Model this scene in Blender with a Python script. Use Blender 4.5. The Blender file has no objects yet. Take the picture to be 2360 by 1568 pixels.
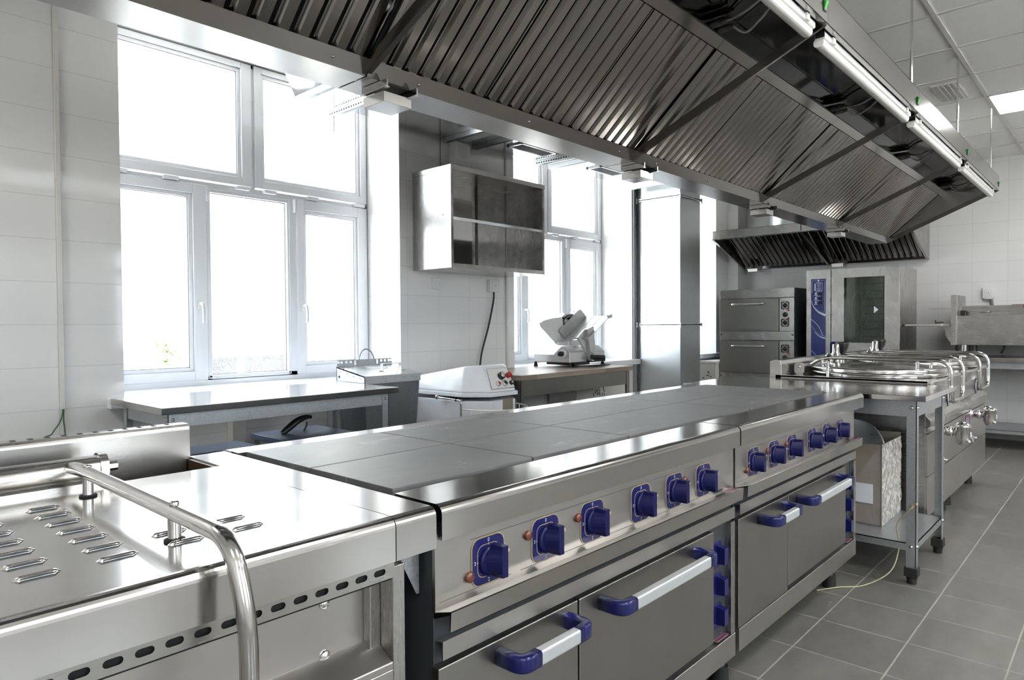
import bpy, math, random
from math import sin, cos, pi, radians, sqrt
from mathutils import Vector, Matrix
from mathutils.geometry import tessellate_polygon
random.seed(7)
SC = bpy.context.scene
COL = SC.collection

# ---------------------------------------------------------------- mesh builder
class MB:
    def __init__(s):
        s.v = []; s.f = []; s.m = []; s.s = []; s.cm = 0
    def mat(s, i):
        s.cm = i; return s
    def add(s, vs, fs, smooth=False):
        o = len(s.v)
        s.v += [tuple(p) for p in vs]
        for f in fs:
            s.f.append([i + o for i in f]); s.m.append(s.cm); s.s.append(smooth)
        return s
    def box(s, x0, x1, y0, y1, z0, z1):
        vs = [(x, y, z) for z in (z0, z1) for y in (y0, y1) for x in (x0, x1)]
        return s.add(vs, [(0, 2, 3, 1), (4, 5, 7, 6), (0, 1, 5, 4), (2, 6, 7, 3), (0, 4, 6, 2), (1, 3, 7, 5)])
    def hexa(s, p):   # 8 points: bottom ring 4, top ring 4 (same order, counter-clockwise from above)
        return s.add(p, [(3, 2, 1, 0), (4, 5, 6, 7), (0, 1, 5, 4), (1, 2, 6, 5), (2, 3, 7, 6), (3, 0, 4, 7)])
    def obox(s, c, a, b, d):   # oriented box: centre, three half axes
        c, a, b, d = map(Vector, (c, a, b, d))
        if a.cross(b).dot(d) < 0: a = -a
        p = [c + i * a + j * b + k * d for k in (-1, 1) for i, j in ((-1, -1), (1, -1), (1, 1), (-1, 1))]
        return s.hexa(p)
    def prism(s, poly, ax, a, b, smooth=False):   # poly extruded along axis: 'x' poly=(y,z); 'y' poly=(x,z); 'z' poly=(x,y)
        if ax == 'x': g = lambda p, t: (t, p[0], p[1])
        elif ax == 'y': g = lambda p, t: (p[0], t, p[1])
        else: g = lambda p, t: (p[0], p[1], t)
        area = sum(poly[i][0] * poly[(i + 1) % len(poly)][1] - poly[(i + 1) % len(poly)][0] * poly[i][1] for i in range(len(poly)))
        if (area < 0) != (ax == 'y'): poly = list(reversed(poly))
        n = len(poly)
        o = len(s.v)
        vs = [g(p, a) for p in poly] + [g(p, b) for p in poly]
        tri = tessellate_polygon([[Vector((p[0], p[1], 0)) for p in poly]])
        fs = []
        for t in tri:
            ar = sum(poly[t[i]][0] * poly[t[(i + 1) % 3]][1] - poly[t[(i + 1) % 3]][0] * poly[t[i]][1] for i in range(3))
            t = tuple(t)
            if (ar > 0) == (ax != 'y'): up = t
            else: up = t[::-1]
            fs.append(tuple(i + n for i in up)); fs.append(up[::-1])
        if b < a: fs = [f[::-1] for f in fs]
        s.add(vs, fs)
        o2 = [(i, (i + 1) % n, (i + 1) % n + n, i + n) for i in range(n)]
        if b < a: o2 = [f[::-1] for f in o2]
        for f in o2:
            s.f.append([i + o for i in f]); s.m.append(s.cm); s.s.append(smooth)
        return s
    def plate(s, outer, holes, o, u, w, t):   # flat plate with holes: 2-D loops placed at o + a*u + b*w, thickness vector t
        o, u, w, t = map(Vector, (o, u, w, t))
        loops = [outer] + holes
        pts = [p for l in loops for p in l]
        tri = tessellate_polygon([[Vector((p[0], p[1], 0)) for p in l] for l in loops])
        n = len(pts)
        vs = [o + p[0] * u + p[1] * w for p in pts] + [o + p[0] * u + p[1] * w + t for p in pts]
        fs = []
        for a in tri:
            fs.append(tuple(a)); fs.append(tuple(i + n for i in reversed(a)))
        k = 0
        for l in loops:
            m = len(l)
            for i in range(m):
                a, b = k + i, k + (i + 1) % m
                fs.append((a, b, b + n, a + n))
            k += m
        return s.add(vs, fs)
    def cyl(s, p0, p1, r, n=20, r1=None, caps=True):
        p0, p1 = Vector(p0), Vector(p1); d = (p1 - p0).normalized()
        a = d.orthogonal().normalized(); b = d.cross(a)
        r1 = r if r1 is None else r1
        vs = []
        for p, rr in ((p0, r), (p1, r1)):
            for i in range(n):
                t = 2 * pi * i / n
                vs.append(p + rr * (cos(t) * a + sin(t) * b))
        s.add(vs, [(i, (i + 1) % n, (i + 1) % n + n, i + n) for i in range(n)], True)
        if caps:
            s.add(vs[:n], [tuple(range(n - 1, -1, -1))]); s.add(vs[n:], [tuple(range(n))])
        return s
    def tube(s, pts, r, n=12, caps=True):
        pts = [Vector(p) for p in pts]
        k = len(pts)
        rs = r if isinstance(r, (list, tuple)) else [r] * k
        tang = []
        for i in range(k):
            a = pts[max(i - 1, 0)]; b = pts[min(i + 1, k - 1)]
            tang.append((b - a).normalized())
        nrm = tang[0].orthogonal().normalized()
        vs = []
        for i in range(k):
            t = tang[i]
            nrm = (nrm - nrm.dot(t) * t)
            nrm = nrm.normalized() if nrm.length > 1e-6 else t.orthogonal().normalized()
            bi = t.cross(nrm)
            for j in range(n):
                q = 2 * pi * j / n
                vs.append(pts[i] + rs[i] * (cos(q) * nrm + sin(q) * bi))
        fs = [(i * n + j, i * n + (j + 1) % n, (i + 1) * n + (j + 1) % n, (i + 1) * n + j) for i in range(k - 1) for j in range(n)]
        s.add(vs, fs, True)
        if caps:
            s.add(vs[:n], [tuple(range(n - 1, -1, -1))]); s.add(vs[-n:], [tuple(range(n))])
        return s
    def lathe(s, prof, c, axis=(0, 0, 1), n=32, smooth=True):   # profile [(r, h)] round axis through c
        c = Vector(c); d = Vector(axis).normalized(); a = d.orthogonal().normalized(); b = d.cross(a)
        vs = []
        for r, h in prof:
            for j in range(n):
                q = 2 * pi * j / n
                vs.append(c + h * d + max(r, 1e-5) * (cos(q) * a + sin(q) * b))
        k = len(prof)
        fs = [(i * n + j, i * n + (j + 1) % n, (i + 1) * n + (j + 1) % n, (i + 1) * n + j) for i in range(k - 1) for j in range(n)]
        return s.add(vs, fs, smooth)
    def ell(s, c, ax, ay, az, n=12, m=8):
        c, ax, ay, az = map(Vector, (c, ax, ay, az))
        vs = []; fs = []
        for i in range(m + 1):
            t = pi * i / m
            for j in range(n):
                q = 2 * pi * j / n
                vs.append(c + cos(t) * az + sin(t) * (cos(q) * ax + sin(q) * ay))
        for i in range(m):
            for j in range(n):
                fs.append((i * n + j, (i + 1) * n + j, (i + 1) * n + (j + 1) % n, i * n + (j + 1) % n))
        return s.add(vs, fs, True)
    def text(s, st, o, u, w, size):   # lettering lying flat at o, reading along u, up along w
        cu = bpy.data.curves.new('lettering', 'FONT'); cu.body = st; cu.size = 1.0
        cu.align_x = 'CENTER'; cu.align_y = 'CENTER'
        ob = bpy.data.objects.new('lettering', cu); COL.objects.link(ob)
        dg = bpy.context.evaluated_depsgraph_get()
        me = ob.evaluated_get(dg).to_mesh()
        o, u, w = map(Vector, (o, u, w))
        vs = [o + size * (q.co.x * u + q.co.y * w) for q in me.vertices]
        fs = [tuple(p.vertices) for p in me.polygons]
        s.add(vs, fs)
        ob.evaluated_get(dg).to_mesh_clear()
        bpy.data.objects.remove(ob); bpy.data.curves.remove(cu)
        return s
    def build(s, name, mats, parent=None, bevel=0.0, seg=2):
        me = bpy.data.meshes.new(name)
        me.from_pydata(s.v, [], s.f); me.validate()
        if not isinstance(mats, (list, tuple)): mats = [mats]
        for m in mats: me.materials.append(M[m])
        if len(me.polygons) == len(s.f):
            me.polygons.foreach_set('material_index', s.m)
            me.polygons.foreach_set('use_smooth', s.s)
        me.update()
        o = bpy.data.objects.new(name, me); COL.objects.link(o)
        if parent is not None: setp(o, parent)
        if bevel:
            b = o.modifiers.new('bevel', 'BEVEL'); b.width = bevel; b.segments = seg
            b.limit_method = 'ANGLE'; b.angle_limit = radians(40); b.use_clamp_overlap = True
            if seg > 1: b.harden_normals = True; me.polygons.foreach_set('use_smooth', [True] * len(me.polygons)) if False else None
        return o

def setp(o, parent):
    o.parent = parent
    if parent.type == 'EMPTY': o.matrix_parent_inverse = Matrix.Translation(-parent.location)

def thing(name, loc, label, cat, group=None):
    o = bpy.data.objects.new(name, None); COL.objects.link(o)
    o.empty_display_size = 0.1; o.location = loc
    o['label'] = label; o['category'] = cat
    if group: o['group'] = group
    return o
def tag(o, label, cat, group=None, kind=None):
    o['label'] = label; o['category'] = cat
    if group: o['group'] = group
    if kind: o['kind'] = kind
    return o
def struct(o):
    o['kind'] = 'structure'; return o
def sempty(name, loc):
    o = bpy.data.objects.new(name, None); COL.objects.link(o); o.location = loc; o.empty_display_size = 0.1
    return struct(o)
KIDS = {}
def copy_thing(root, d, label, skip=()):
    d = Vector(d)
    r = root.copy(); COL.objects.link(r); r.location = root.location + d; r['label'] = label
    for ch in [c for c in bpy.data.objects if c.parent == root]:
        if ch.name.split('.')[0] in skip: continue
        c = ch.copy(); COL.objects.link(c); c.parent = r; c.matrix_parent_inverse = ch.matrix_parent_inverse.copy()
        for g in [q for q in bpy.data.objects if q.parent == ch]:
            e = g.copy(); COL.objects.link(e); e.parent = c; e.matrix_parent_inverse = g.matrix_parent_inverse.copy()
    return r
def P_label(o, t): o['label'] = t; return o

def arc(cx, cy, r, a0, a1, n=6):
    return [(cx + r * cos(radians(a0 + (a1 - a0) * i / n)), cy + r * sin(radians(a0 + (a1 - a0) * i / n))) for i in range(n + 1)]
def rrect(x0, x1, y0, y1, r, n=5):
    return arc(x1 - r, y1 - r, r, 0, 90, n) + arc(x0 + r, y1 - r, r, 90, 180, n) + arc(x0 + r, y0 + r, r, 180, 270, n) + arc(x1 - r, y0 + r, r, 270, 360, n)
def bend(pts, r, n=6):   # polyline with rounded corners
    pts = [Vector(p) for p in pts]; out = [pts[0]]
    for i in range(1, len(pts) - 1):
        a, b, c = pts[i - 1], pts[i], pts[i + 1]
        d0, d1 = (a - b).normalized(), (c - b).normalized()
        L = min(r, (a - b).length * .49, (c - b).length * .49)
        p, q = b + d0 * L, b + d1 * L
        for k in range(n + 1):
            t = k / n
            out.append((1 - t) ** 2 * p + 2 * t * (1 - t) * b + t * t * q)
    out.append(pts[-1]); return out
def spline(pts, n=8):
    P = [Vector(p) for p in pts]; out = []
    for i in range(len(P) - 1):
        p0, p1, p2, p3 = P[max(i - 1, 0)], P[i], P[i + 1], P[min(i + 2, len(P) - 1)]
        for k in range(n):
            t = k / n
            out.append(.5 * ((2 * p1) + (p2 - p0) * t + (2 * p0 - 5 * p1 + 4 * p2 - p3) * t * t + (3 * p1 - p0 - 3 * p2 + p3) * t ** 3))
    out.append(P[-1]); return out

# ---------------------------------------------------------------- materials
M = {}
def new(name):
    m = bpy.data.materials.new(name); m.use_nodes = True; M[name] = m
    nt = m.node_tree; b = nt.nodes['Principled BSDF']
    return m, nt, b
def N(nt, t, **kw):
    n = nt.nodes.new(t)
    for k, v in kw.items(): setattr(n, k, v)
    return n
def ramp(nt, src, lo, hi, a=(0, 0, 0), b=(1, 1, 1)):
    r = N(nt, 'ShaderNodeValToRGB'); e = r.color_ramp.elements
    e[0].position = lo; e[1].position = hi
    e[0].color = (*a, 1) if len(a) == 3 else a; e[1].color = (*b, 1) if len(b) == 3 else b
    nt.links.new(src, r.inputs[0]); return r.outputs[0]
def plain(name, col, rough=.5, metal=0., spec=.5, coat=0., var=.04, vs=9., bump=0., bs=60.):
    m, nt, b = new(name)
    b.inputs['Roughness'].default_value = rough; b.inputs['Metallic'].default_value = metal
    b.inputs['Specular IOR Level'].default_value = spec; b.inputs['Coat Weight'].default_value = coat
    b.inputs['Coat Roughness'].default_value = .05
    tc = N(nt, 'ShaderNodeTexCoord'); nz = N(nt, 'ShaderNodeTexNoise'); nz.inputs['Scale'].default_value = vs; nz.inputs['Detail'].default_value = 4
    nt.links.new(tc.outputs['Object'], nz.inputs['Vector'])
    nt.links.new(ramp(nt, nz.outputs['Fac'], .3, .7, [max(0, c * (1 - var)) for c in col], [min(1, c * (1 + var)) for c in col]), b.inputs['Base Color'])
    if bump:
        n2 = N(nt, 'ShaderNodeTexNoise'); n2.inputs['Scale'].default_value = bs; nt.links.new(tc.outputs['Object'], n2.inputs['Vector'])
        bp = N(nt, 'ShaderNodeBump'); bp.inputs['Strength'].default_value = bump; bp.inputs['Distance'].default_value = .002
        nt.links.new(n2.outputs['Fac'], bp.inputs['Height']); nt.links.new(bp.outputs['Normal'], b.inputs['Normal'])
    return m
def steel(name, col=(.62, .61, .59), r0=.21, r1=.23, sc=(2, 60, 60), smudge=.10, bump=.0, wob=0.):
    # brushed sheet steel: fine lines along one axis, faint finger smears
    m, nt, b = new(name)
    b.inputs['Metallic'].default_value = 1.0
    tc = N(nt, 'ShaderNodeTexCoord'); mp = N(nt, 'ShaderNodeMapping'); mp.inputs['Scale'].default_value = sc
    nt.links.new(tc.outputs['Object'], mp.inputs['Vector'])
    nz = N(nt, 'ShaderNodeTexNoise'); nz.inputs['Scale'].default_value = 9; nz.inputs['Detail'].default_value = 3
    nt.links.new(mp.outputs[0], nz.inputs['Vector'])
    sm = N(nt, 'ShaderNodeTexNoise'); sm.inputs['Scale'].default_value = 7; sm.inputs['Detail'].default_value = 5; sm.inputs['Distortion'].default_value = .6
    nt.links.new(tc.outputs['Object'], sm.inputs['Vector'])
    mr = N(nt, 'ShaderNodeMapRange'); mr.inputs['From Min'].default_value = .3; mr.inputs['From Max'].default_value = .7
    mr.inputs['To Min'].default_value = r0; mr.inputs['To Max'].default_value = r1
    nt.links.new(nz.outputs['Fac'], mr.inputs['Value'])
    ad = N(nt, 'ShaderNodeMath', operation='MULTIPLY_ADD'); ad.inputs[1].default_value = smudge * .8
    nt.links.new(sm.outputs['Fac'], ad.inputs[0]); nt.links.new(mr.outputs[0], ad.inputs[2]); nt.links.new(ad.outputs[0], b.inputs['Roughness'])
    nt.links.new(ramp(nt, sm.outputs['Fac'], .35, .62, [c * (1 - smudge) for c in col], col), b.inputs['Base Color'])
    bp = N(nt, 'ShaderNodeBump'); bp.inputs['Strength'].default_value = bump; bp.inputs['Distance'].default_value = .001
    nt.links.new(nz.outputs['Fac'], bp.inputs['Height'])
    if wob:
        w = N(nt, 'ShaderNodeTexNoise'); w.inputs['Scale'].default_value = 3.0; w.inputs['Detail'].default_value = 1
        nt.links.new(tc.outputs['Object'], w.inputs['Vector'])
        b2 = N(nt, 'ShaderNodeBump'); b2.inputs['Strength'].default_value = wob; b2.inputs['Distance'].default_value = .02
        nt.links.new(w.outputs['Fac'], b2.inputs['Height']); nt.links.new(bp.outputs['Normal'], b2.inputs['Normal']); nt.links.new(b2.outputs['Normal'], b.inputs['Normal'])
    else: nt.links.new(bp.outputs['Normal'], b.inputs['Normal'])
    return m
def galv(name, col=(.55, .58, .60), rough=.36, metal=.85, sc=55., k=.22):
    m, nt, b = new(name); b.inputs['Metallic'].default_value = metal
    tc = N(nt, 'ShaderNodeTexCoord'); vo = N(nt, 'ShaderNodeTexVoronoi'); vo.inputs['Scale'].default_value = sc
    nz = N(nt, 'ShaderNodeTexNoise'); nz.inputs['Scale'].default_value = 14; nz.inputs['Detail'].default_value = 6
    nt.links.new(tc.outputs['Object'], vo.inputs['Vector']); nt.links.new(tc.outputs['Object'], nz.inputs['Vector'])
    mx = N(nt, 'ShaderNodeMath', operation='ADD'); sep = N(nt, 'ShaderNodeSeparateColor')
    nt.links.new(vo.outputs['Color'], sep.inputs[0]); nt.links.new(sep.outputs[0], mx.inputs[0]); nt.links.new(nz.outputs['Fac'], mx.inputs[1])
    nt.links.new(ramp(nt, mx.outputs[0], .3, 1.3, [c * (1 - k) for c in col], [min(1, c * (1 + k)) for c in col]), b.inputs['Base Color'])
    mr = N(nt, 'ShaderNodeMapRange'); mr.inputs['From Max'].default_value = 1.6; mr.inputs['To Min'].default_value = rough - .02; mr.inputs['To Max'].default_value = rough + .03
    nt.links.new(mx.outputs[0], mr.inputs['Value']); nt.links.new(mr.outputs[0], b.inputs['Roughness'])
    return m
def tiles(name, col, grout, w, h, mode, off=(0, 0), mortar=.0016, rough=.05, var=.03, spec=.5, coat=.0, bump=.25, dirt=0.):
    # ceramic tiles; mode 'wall' chooses the horizontal axis from the face direction, 'floor' uses x,y
    m, nt, b = new(name)
    g = N(nt, 'ShaderNodeNewGeometry'); sp = N(nt, 'ShaderNodeSeparateXYZ'); nt.links.new(g.outputs['Position'], sp.inputs[0])
    cb = N(nt, 'ShaderNodeCombineXYZ')
    if mode == 'wall':
        sn = N(nt, 'ShaderNodeSeparateXYZ'); nt.links.new(g.outputs['True Normal'], sn.inputs[0])
        ab = N(nt, 'ShaderNodeMath', operation='ABSOLUTE'); nt.links.new(sn.outputs[0], ab.inputs[0])
        gt = N(nt, 'ShaderNodeMath', operation='GREATER_THAN'); gt.inputs[1].default_value = .5; nt.links.new(ab.outputs[0], gt.inputs[0])
        mx = N(nt, 'ShaderNodeMix'); nt.links.new(gt.outputs[0], mx.inputs[0]); nt.links.new(sp.outputs[0], mx.inputs[2]); nt.links.new(sp.outputs[1], mx.inputs[3])
        nt.links.new(mx.outputs[0], cb.inputs[0]); nt.links.new(sp.outputs[2], cb.inputs[1])
    else:
        nt.links.new(sp.outputs[0], cb.inputs[0]); nt.links.new(sp.outputs[1], cb.inputs[1])
    mp = N(nt, 'ShaderNodeMapping'); mp.inputs['Location'].default_value = (off[0], off[1], 0); nt.links.new(cb.outputs[0], mp.inputs['Vector'])
    br = N(nt, 'ShaderNodeTexBrick'); br.offset = 0; br.squash = 1
    br.inputs['Scale'].default_value = 1; br.inputs['Brick Width'].default_value = w; br.inputs['Row Height'].default_value = h
    br.inputs['Mortar Size'].default_value = mortar; br.inputs['Mortar Smooth'].default_value = .1
    br.inputs['Color1'].default_value = (*[c * (1 - var) for c in col], 1); br.inputs['Color2'].default_value = (*[min(1, c * (1 + var)) for c in col], 1)
    br.inputs['Mortar'].default_value = (*grout, 1)
    nt.links.new(mp.outputs[0], br.inputs['Vector'])
    colout = br.outputs['Color']
    if dirt:
        nz = N(nt, 'ShaderNodeTexNoise'); nz.inputs['Scale'].default_value = 5; nz.inputs['Detail'].default_value = 8; nz.inputs['Roughness'].default_value = .65
        mpd = N(nt, 'ShaderNodeMapping'); mpd.inputs['Scale'].default_value = (1, 2.2, 1); nt.links.new(g.outputs['Position'], mpd.inputs['Vector']); nt.links.new(mpd.outputs[0], nz.inputs['Vector'])
        mm = N(nt, 'ShaderNodeMix', data_type='RGBA', blend_type='MULTIPLY'); mm.inputs[0].default_value = 1
        nt.links.new(colout, mm.inputs[6]); nt.links.new(ramp(nt, nz.outputs['Fac'], .3, .7, [1 - dirt] * 3, [1, 1, 1]), mm.inputs[7]); colout = mm.outputs[2]
    nt.links.new(colout, b.inputs['Base Color'])
    mr = N(nt, 'ShaderNodeMapRange'); mr.inputs['To Min'].default_value = rough; mr.inputs['To Max'].default_value = .7
    nt.links.new(br.outputs['Fac'], mr.inputs['Value']); nt.links.new(mr.outputs[0], b.inputs['Roughness'])
    b.inputs['Specular IOR Level'].default_value = spec
    wv = N(nt, 'ShaderNodeTexNoise'); wv.inputs['Scale'].default_value = 4.5; nt.links.new(g.outputs['Position'], wv.inputs['Vector'])
    ad = N(nt, 'ShaderNodeMath', operation='MULTIPLY_ADD'); ad.inputs[1].default_value = -1.0
    w2 = N(nt, 'ShaderNodeMath', operation='MULTIPLY'); w2.inputs[1].default_value = .8; nt.links.new(wv.outputs['Fac'], w2.inputs[0])
    nt.links.new(br.outputs['Fac'], ad.inputs[0]); nt.links.new(w2.outputs[0], ad.inputs[2])
    bp = N(nt, 'ShaderNodeBump'); bp.inputs['Strength'].default_value = bump; bp.inputs['Distance'].default_value = .002
    nt.links.new(ad.outputs[0], bp.inputs['Height']); nt.links.new(bp.outputs['Normal'], b.inputs['Normal'])
    return m
def emit(name, col, st):
    m, nt, b = new(name); nt.nodes.remove(b)
    e = N(nt, 'ShaderNodeEmission'); e.inputs[0].default_value = (*col, 1); e.inputs[1].default_value = st
    nt.links.new(e.outputs[0], nt.nodes['Material Output'].inputs[0]); return m
def glass(name, tint=(.97, .99, 1), refl=.08, rough=.0, dark=None):
    m, nt, b = new(name); nt.nodes.remove(b)
    t = N(nt, 'ShaderNodeBsdfTransparent'); t.inputs[0].default_value = (*tint, 1)
    g = N(nt, 'ShaderNodeBsdfGlossy'); g.inputs['Roughness'].default_value = rough
    lw = N(nt, 'ShaderNodeLayerWeight'); pw = N(nt, 'ShaderNodeMath', operation='POWER'); pw.inputs[1].default_value = 5; nt.links.new(lw.outputs['Facing'], pw.inputs[0])
    fr = N(nt, 'ShaderNodeMath', operation='MULTIPLY_ADD'); fr.inputs[1].default_value = .9; fr.inputs[2].default_value = .04; nt.links.new(pw.outputs[0], fr.inputs[0])
    mx = N(nt, 'ShaderNodeMixShader'); nt.links.new(fr.outputs[0], mx.inputs[0]); nt.links.new(t.outputs[0], mx.inputs[1]); nt.links.new(g.outputs[0], mx.inputs[2])
    nt.links.new(mx.outputs[0], nt.nodes['Material Output'].inputs[0]); return m

ST = (.50, .488, .47)
steel('steel_x', ST, sc=(1.5, 70, 70))
steel('steel_top', (.52, .505, .485), .12, .13, sc=(1.5, 70, 70), smudge=.05)
steel('steel_front', (.50, .485, .465), .29, .31, sc=(1.5, 70, 70), smudge=.07)
steel('steel_door', (.335, .325, .305), .30, .33, sc=(1.5, 70, 70), smudge=.06)
steel('steel_y', (.45, .44, .425), .24, .26, sc=(70, 1.5, 70), smudge=.05)
steel('steel_z', (.47, .46, .445), .24, .26, sc=(70, 70, 1.5), smudge=.05)
steel('steel_lid', (.66, .645, .63), .115, .125, sc=(1.2, 60, 60), smudge=.05)
steel('steel_polished', (.56, .55, .535), .12, .13, sc=(3, 40, 40), smudge=.05)
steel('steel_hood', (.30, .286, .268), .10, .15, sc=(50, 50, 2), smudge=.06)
steel('steel_hood_shaded', (.26, .245, .23), .14, .19, sc=(1.5, 60, 60), smudge=.05)  # darker copy of the hood steel, dark reflections put into its colour
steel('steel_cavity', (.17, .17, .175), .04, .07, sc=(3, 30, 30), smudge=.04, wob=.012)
steel('steel_rim', (.46, .45, .435), .15, .20, sc=(1.5, 60, 60), smudge=.06)
steel('steel_mirror', (.50, .50, .50), .05, .09, sc=(3, 30, 30), smudge=.04, wob=.015)
steel('steel_gutter', (.42, .41, .40), .14, .22, sc=(1.5, 60, 60), smudge=.06)
steel('chrome', (.66, .655, .645), .07, .10, sc=(8, 8, 8), smudge=.03, bump=.0)
galv('galvanised', (.42, .44, .46), .36, .85, 170., .12); galv('galvanised_duct', (.74, .76, .78), .09, .97, 60., .02); galv('galvanised_riser', (.60, .625, .64), .30, .95, 60., .03); galv('galvanised_bright', (.66, .69, .71), .28, .85, 150., .05)
galv('galvanised_dark', (.26, .275, .29), .34, .9, 120., .10)
plain('enamel_white', (.80, .82, .86), .25, coat=.3)
plain('plastic_white', (.80, .80, .79), .35)
plain('upvc', (.82, .84, .88), .22, coat=.2, var=.01)
plain('black_plastic', (.012, .012, .013), .35)
plain('black_gap', (.006, .006, .007), .8)
plain('rubber_foot', (.015, .015, .015), .6)
plain('blue_plastic', (.009, .011, .090), .18, spec=.35, coat=.15, var=.03)
plain('blue_dark', (.006, .007, .060), .32, spec=.22)
plain('gold_line', (.36, .29, .15), .4)
plain('numeral', (.52, .56, .78), .5)
plain('lamp_amber', (.13, .035, .018), .25, coat=.6)
plain('aluminium', (.60, .63, .65), .36, metal=.55)
plain('label_purple', (.16, .012, .09), .3, coat=.4)
plain('label_frame', (.35, .31, .25), .4, metal=.5)
plain('dark_side', (.055, .062, .068), .45, metal=.4)
plain('wire_green', (.06, .16, .05), .5); plain('cable_white', (.55, .54, .50), .45); plain('wire_yellow', (.45, .42, .24), .45)
plain('gland_grey', (.09, .09, .09), .45); plain('switch_green', (.02, .42, .03), .35); plain('red_plastic', (.42, .012, .010), .3, coat=.3)
plain('beige_plastic', (.50, .35, .20), .45)
plain('hose_grey', (.24, .23, .22), .5); plain('lamp_tube', (.80, .79, .76), .35, coat=.2)
plain('paper', (.75, .78, .84), .8); plain('panel_blue', (.012, .022, .17), .30, coat=.3); plain('panel_light', (.62, .68, .86), .5)
plain('panel_pale_blue', (.16, .28, .66), .5)
plain('oven_interior', (.035, .042, .036), .3, metal=.3); plain('tray_dark', (.05, .06, .05), .4, metal=.4)
plain('brown_grease', (.09, .045, .02), .35, metal=.4)
plain('silver_cast', (.60, .60, .60), .30, metal=.65); plain('cream_plate', (.80, .79, .76), .35)
plain('ink', (.012, .010, .009), .6)
plain('blue_sheet', (.22, .27, .40), .28, metal=.35)
plain('cardboard', (.26, .225, .18), .8); plain('cable_black', (.010, .010, .010), .4)
plain('render_white', (.50, .50, .48), .9); plain('granite_dark', (.07, .072, .078), .7, var=.6, vs=60); plain('asphalt', (.60, .585, .56), .9)
plain('rail_white', (.20, .21, .23), .5); plain('leaf', (.10, .17, .05), .6, var=.4); plain('grass', (.08, .12, .05), .9, var=.5, vs=3)
plain('glazing_dark', (.12, .15, .19), .1)
plain('orange_stone', (.20, .14, .08), .8)
plain('trim_cream', (.70, .69, .66), .4)
plain('ceiling_tile', (.92, .915, .90), .9, var=.02, vs=120, bump=.3, bs=260)
plain('tbar', (.66, .65, .63), .45)
steel('steel_bright', (.72, .70, .68), .10, .11, sc=(70, 1.5, 70), smudge=.05)
plain('pipe_grey', (.34, .35, .37), .45)
plain('bag_plastic', (.72, .70, .66), .25, coat=.5, var=.08, vs=14, bump=.9, bs=22)
tiles('wall_tile', (.83, .825, .82), (.60, .595, .59), .3, .2, 'wall', off=(-.031, 0), mortar=.0014, rough=.06, var=.015, bump=.12)
tiles('floor_tile', (.175, .17, .155), (.36, .35, .32), .304, .304, 'floor', off=(-.08, .002), mortar=.0030, rough=.30, var=.06, bump=.25, dirt=.25)
emit('panel_glow', (1, .985, .96), 26.0)
glass('window_glass'); glass('clear_acrylic', (.93, .95, .95)); glass('oven_glass', (.50, .54, .50))

def cast_iron():
    m, nt, b = new('cast_iron'); b.inputs['Metallic'].default_value = .25
    tc = N(nt, 'ShaderNodeTexCoord')
    a = N(nt, 'ShaderNodeTexNoise'); a.inputs['Scale'].default_value = 5; a.inputs['Detail'].default_value = 9; a.inputs['Roughness'].default_value = .62; a.inputs['Distortion'].default_value = .8
    mp = N(nt, 'ShaderNodeMapping'); mp.inputs['Scale'].default_value = (1, 2.0, 1); mp.inputs['Rotation'].default_value = (0, 0, .5); nt.links.new(tc.outputs['Object'], mp.inputs[0]); nt.links.new(mp.outputs[0], a.inputs['Vector'])
    w = N(nt, 'ShaderNodeTexWave', wave_type='RINGS'); w.inputs['Scale'].default_value = 18; w.inputs['Distortion'].default_value = 9; w.inputs['Detail'].default_value = 4; w.inputs['Detail Scale'].default_value = 2
    nt.links.new(tc.outputs['Object'], w.inputs['Vector'])
    mk = N(nt, 'ShaderNodeMath', operation='MULTIPLY'); nt.links.new(ramp(nt, a.outputs['Fac'], .56, .72), mk.inputs[0]); nt.links.new(ramp(nt, w.outputs['Fac'], .3, 1.), mk.inputs[1])
    mx = N(nt, 'ShaderNodeMix', data_type='RGBA'); nt.links.new(mk.outputs[0], mx.inputs[0]); nt.links.new(ramp(nt, a.outputs['Fac'], .3, .65, (.125, .125, .128), (.185, .183, .183)), mx.inputs[6]); mx.inputs[7].default_value = (.36, .36, .36, 1)
    nt.links.new(mx.outputs[2], b.inputs['Base Color'])
    mr = N(nt, 'ShaderNodeMapRange'); mr.inputs['To Min'].default_value = .40; mr.inputs['To Max'].default_value = .60; nt.links.new(a.outputs['Fac'], mr.inputs['Value']); nt.links.new(mr.outputs[0], b.inputs['Roughness'])
    f = N(nt, 'ShaderNodeTexNoise'); f.inputs['Scale'].default_value = 400; nt.links.new(tc.outputs['Object'], f.inputs['Vector'])
    bp = N(nt, 'ShaderNodeBump'); bp.inputs['Strength'].default_value = .12; bp.inputs['Distance'].default_value = .001; nt.links.new(f.outputs['Fac'], bp.inputs['Height']); nt.links.new(bp.outputs['Normal'], b.inputs['Normal'])
cast_iron()
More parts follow.
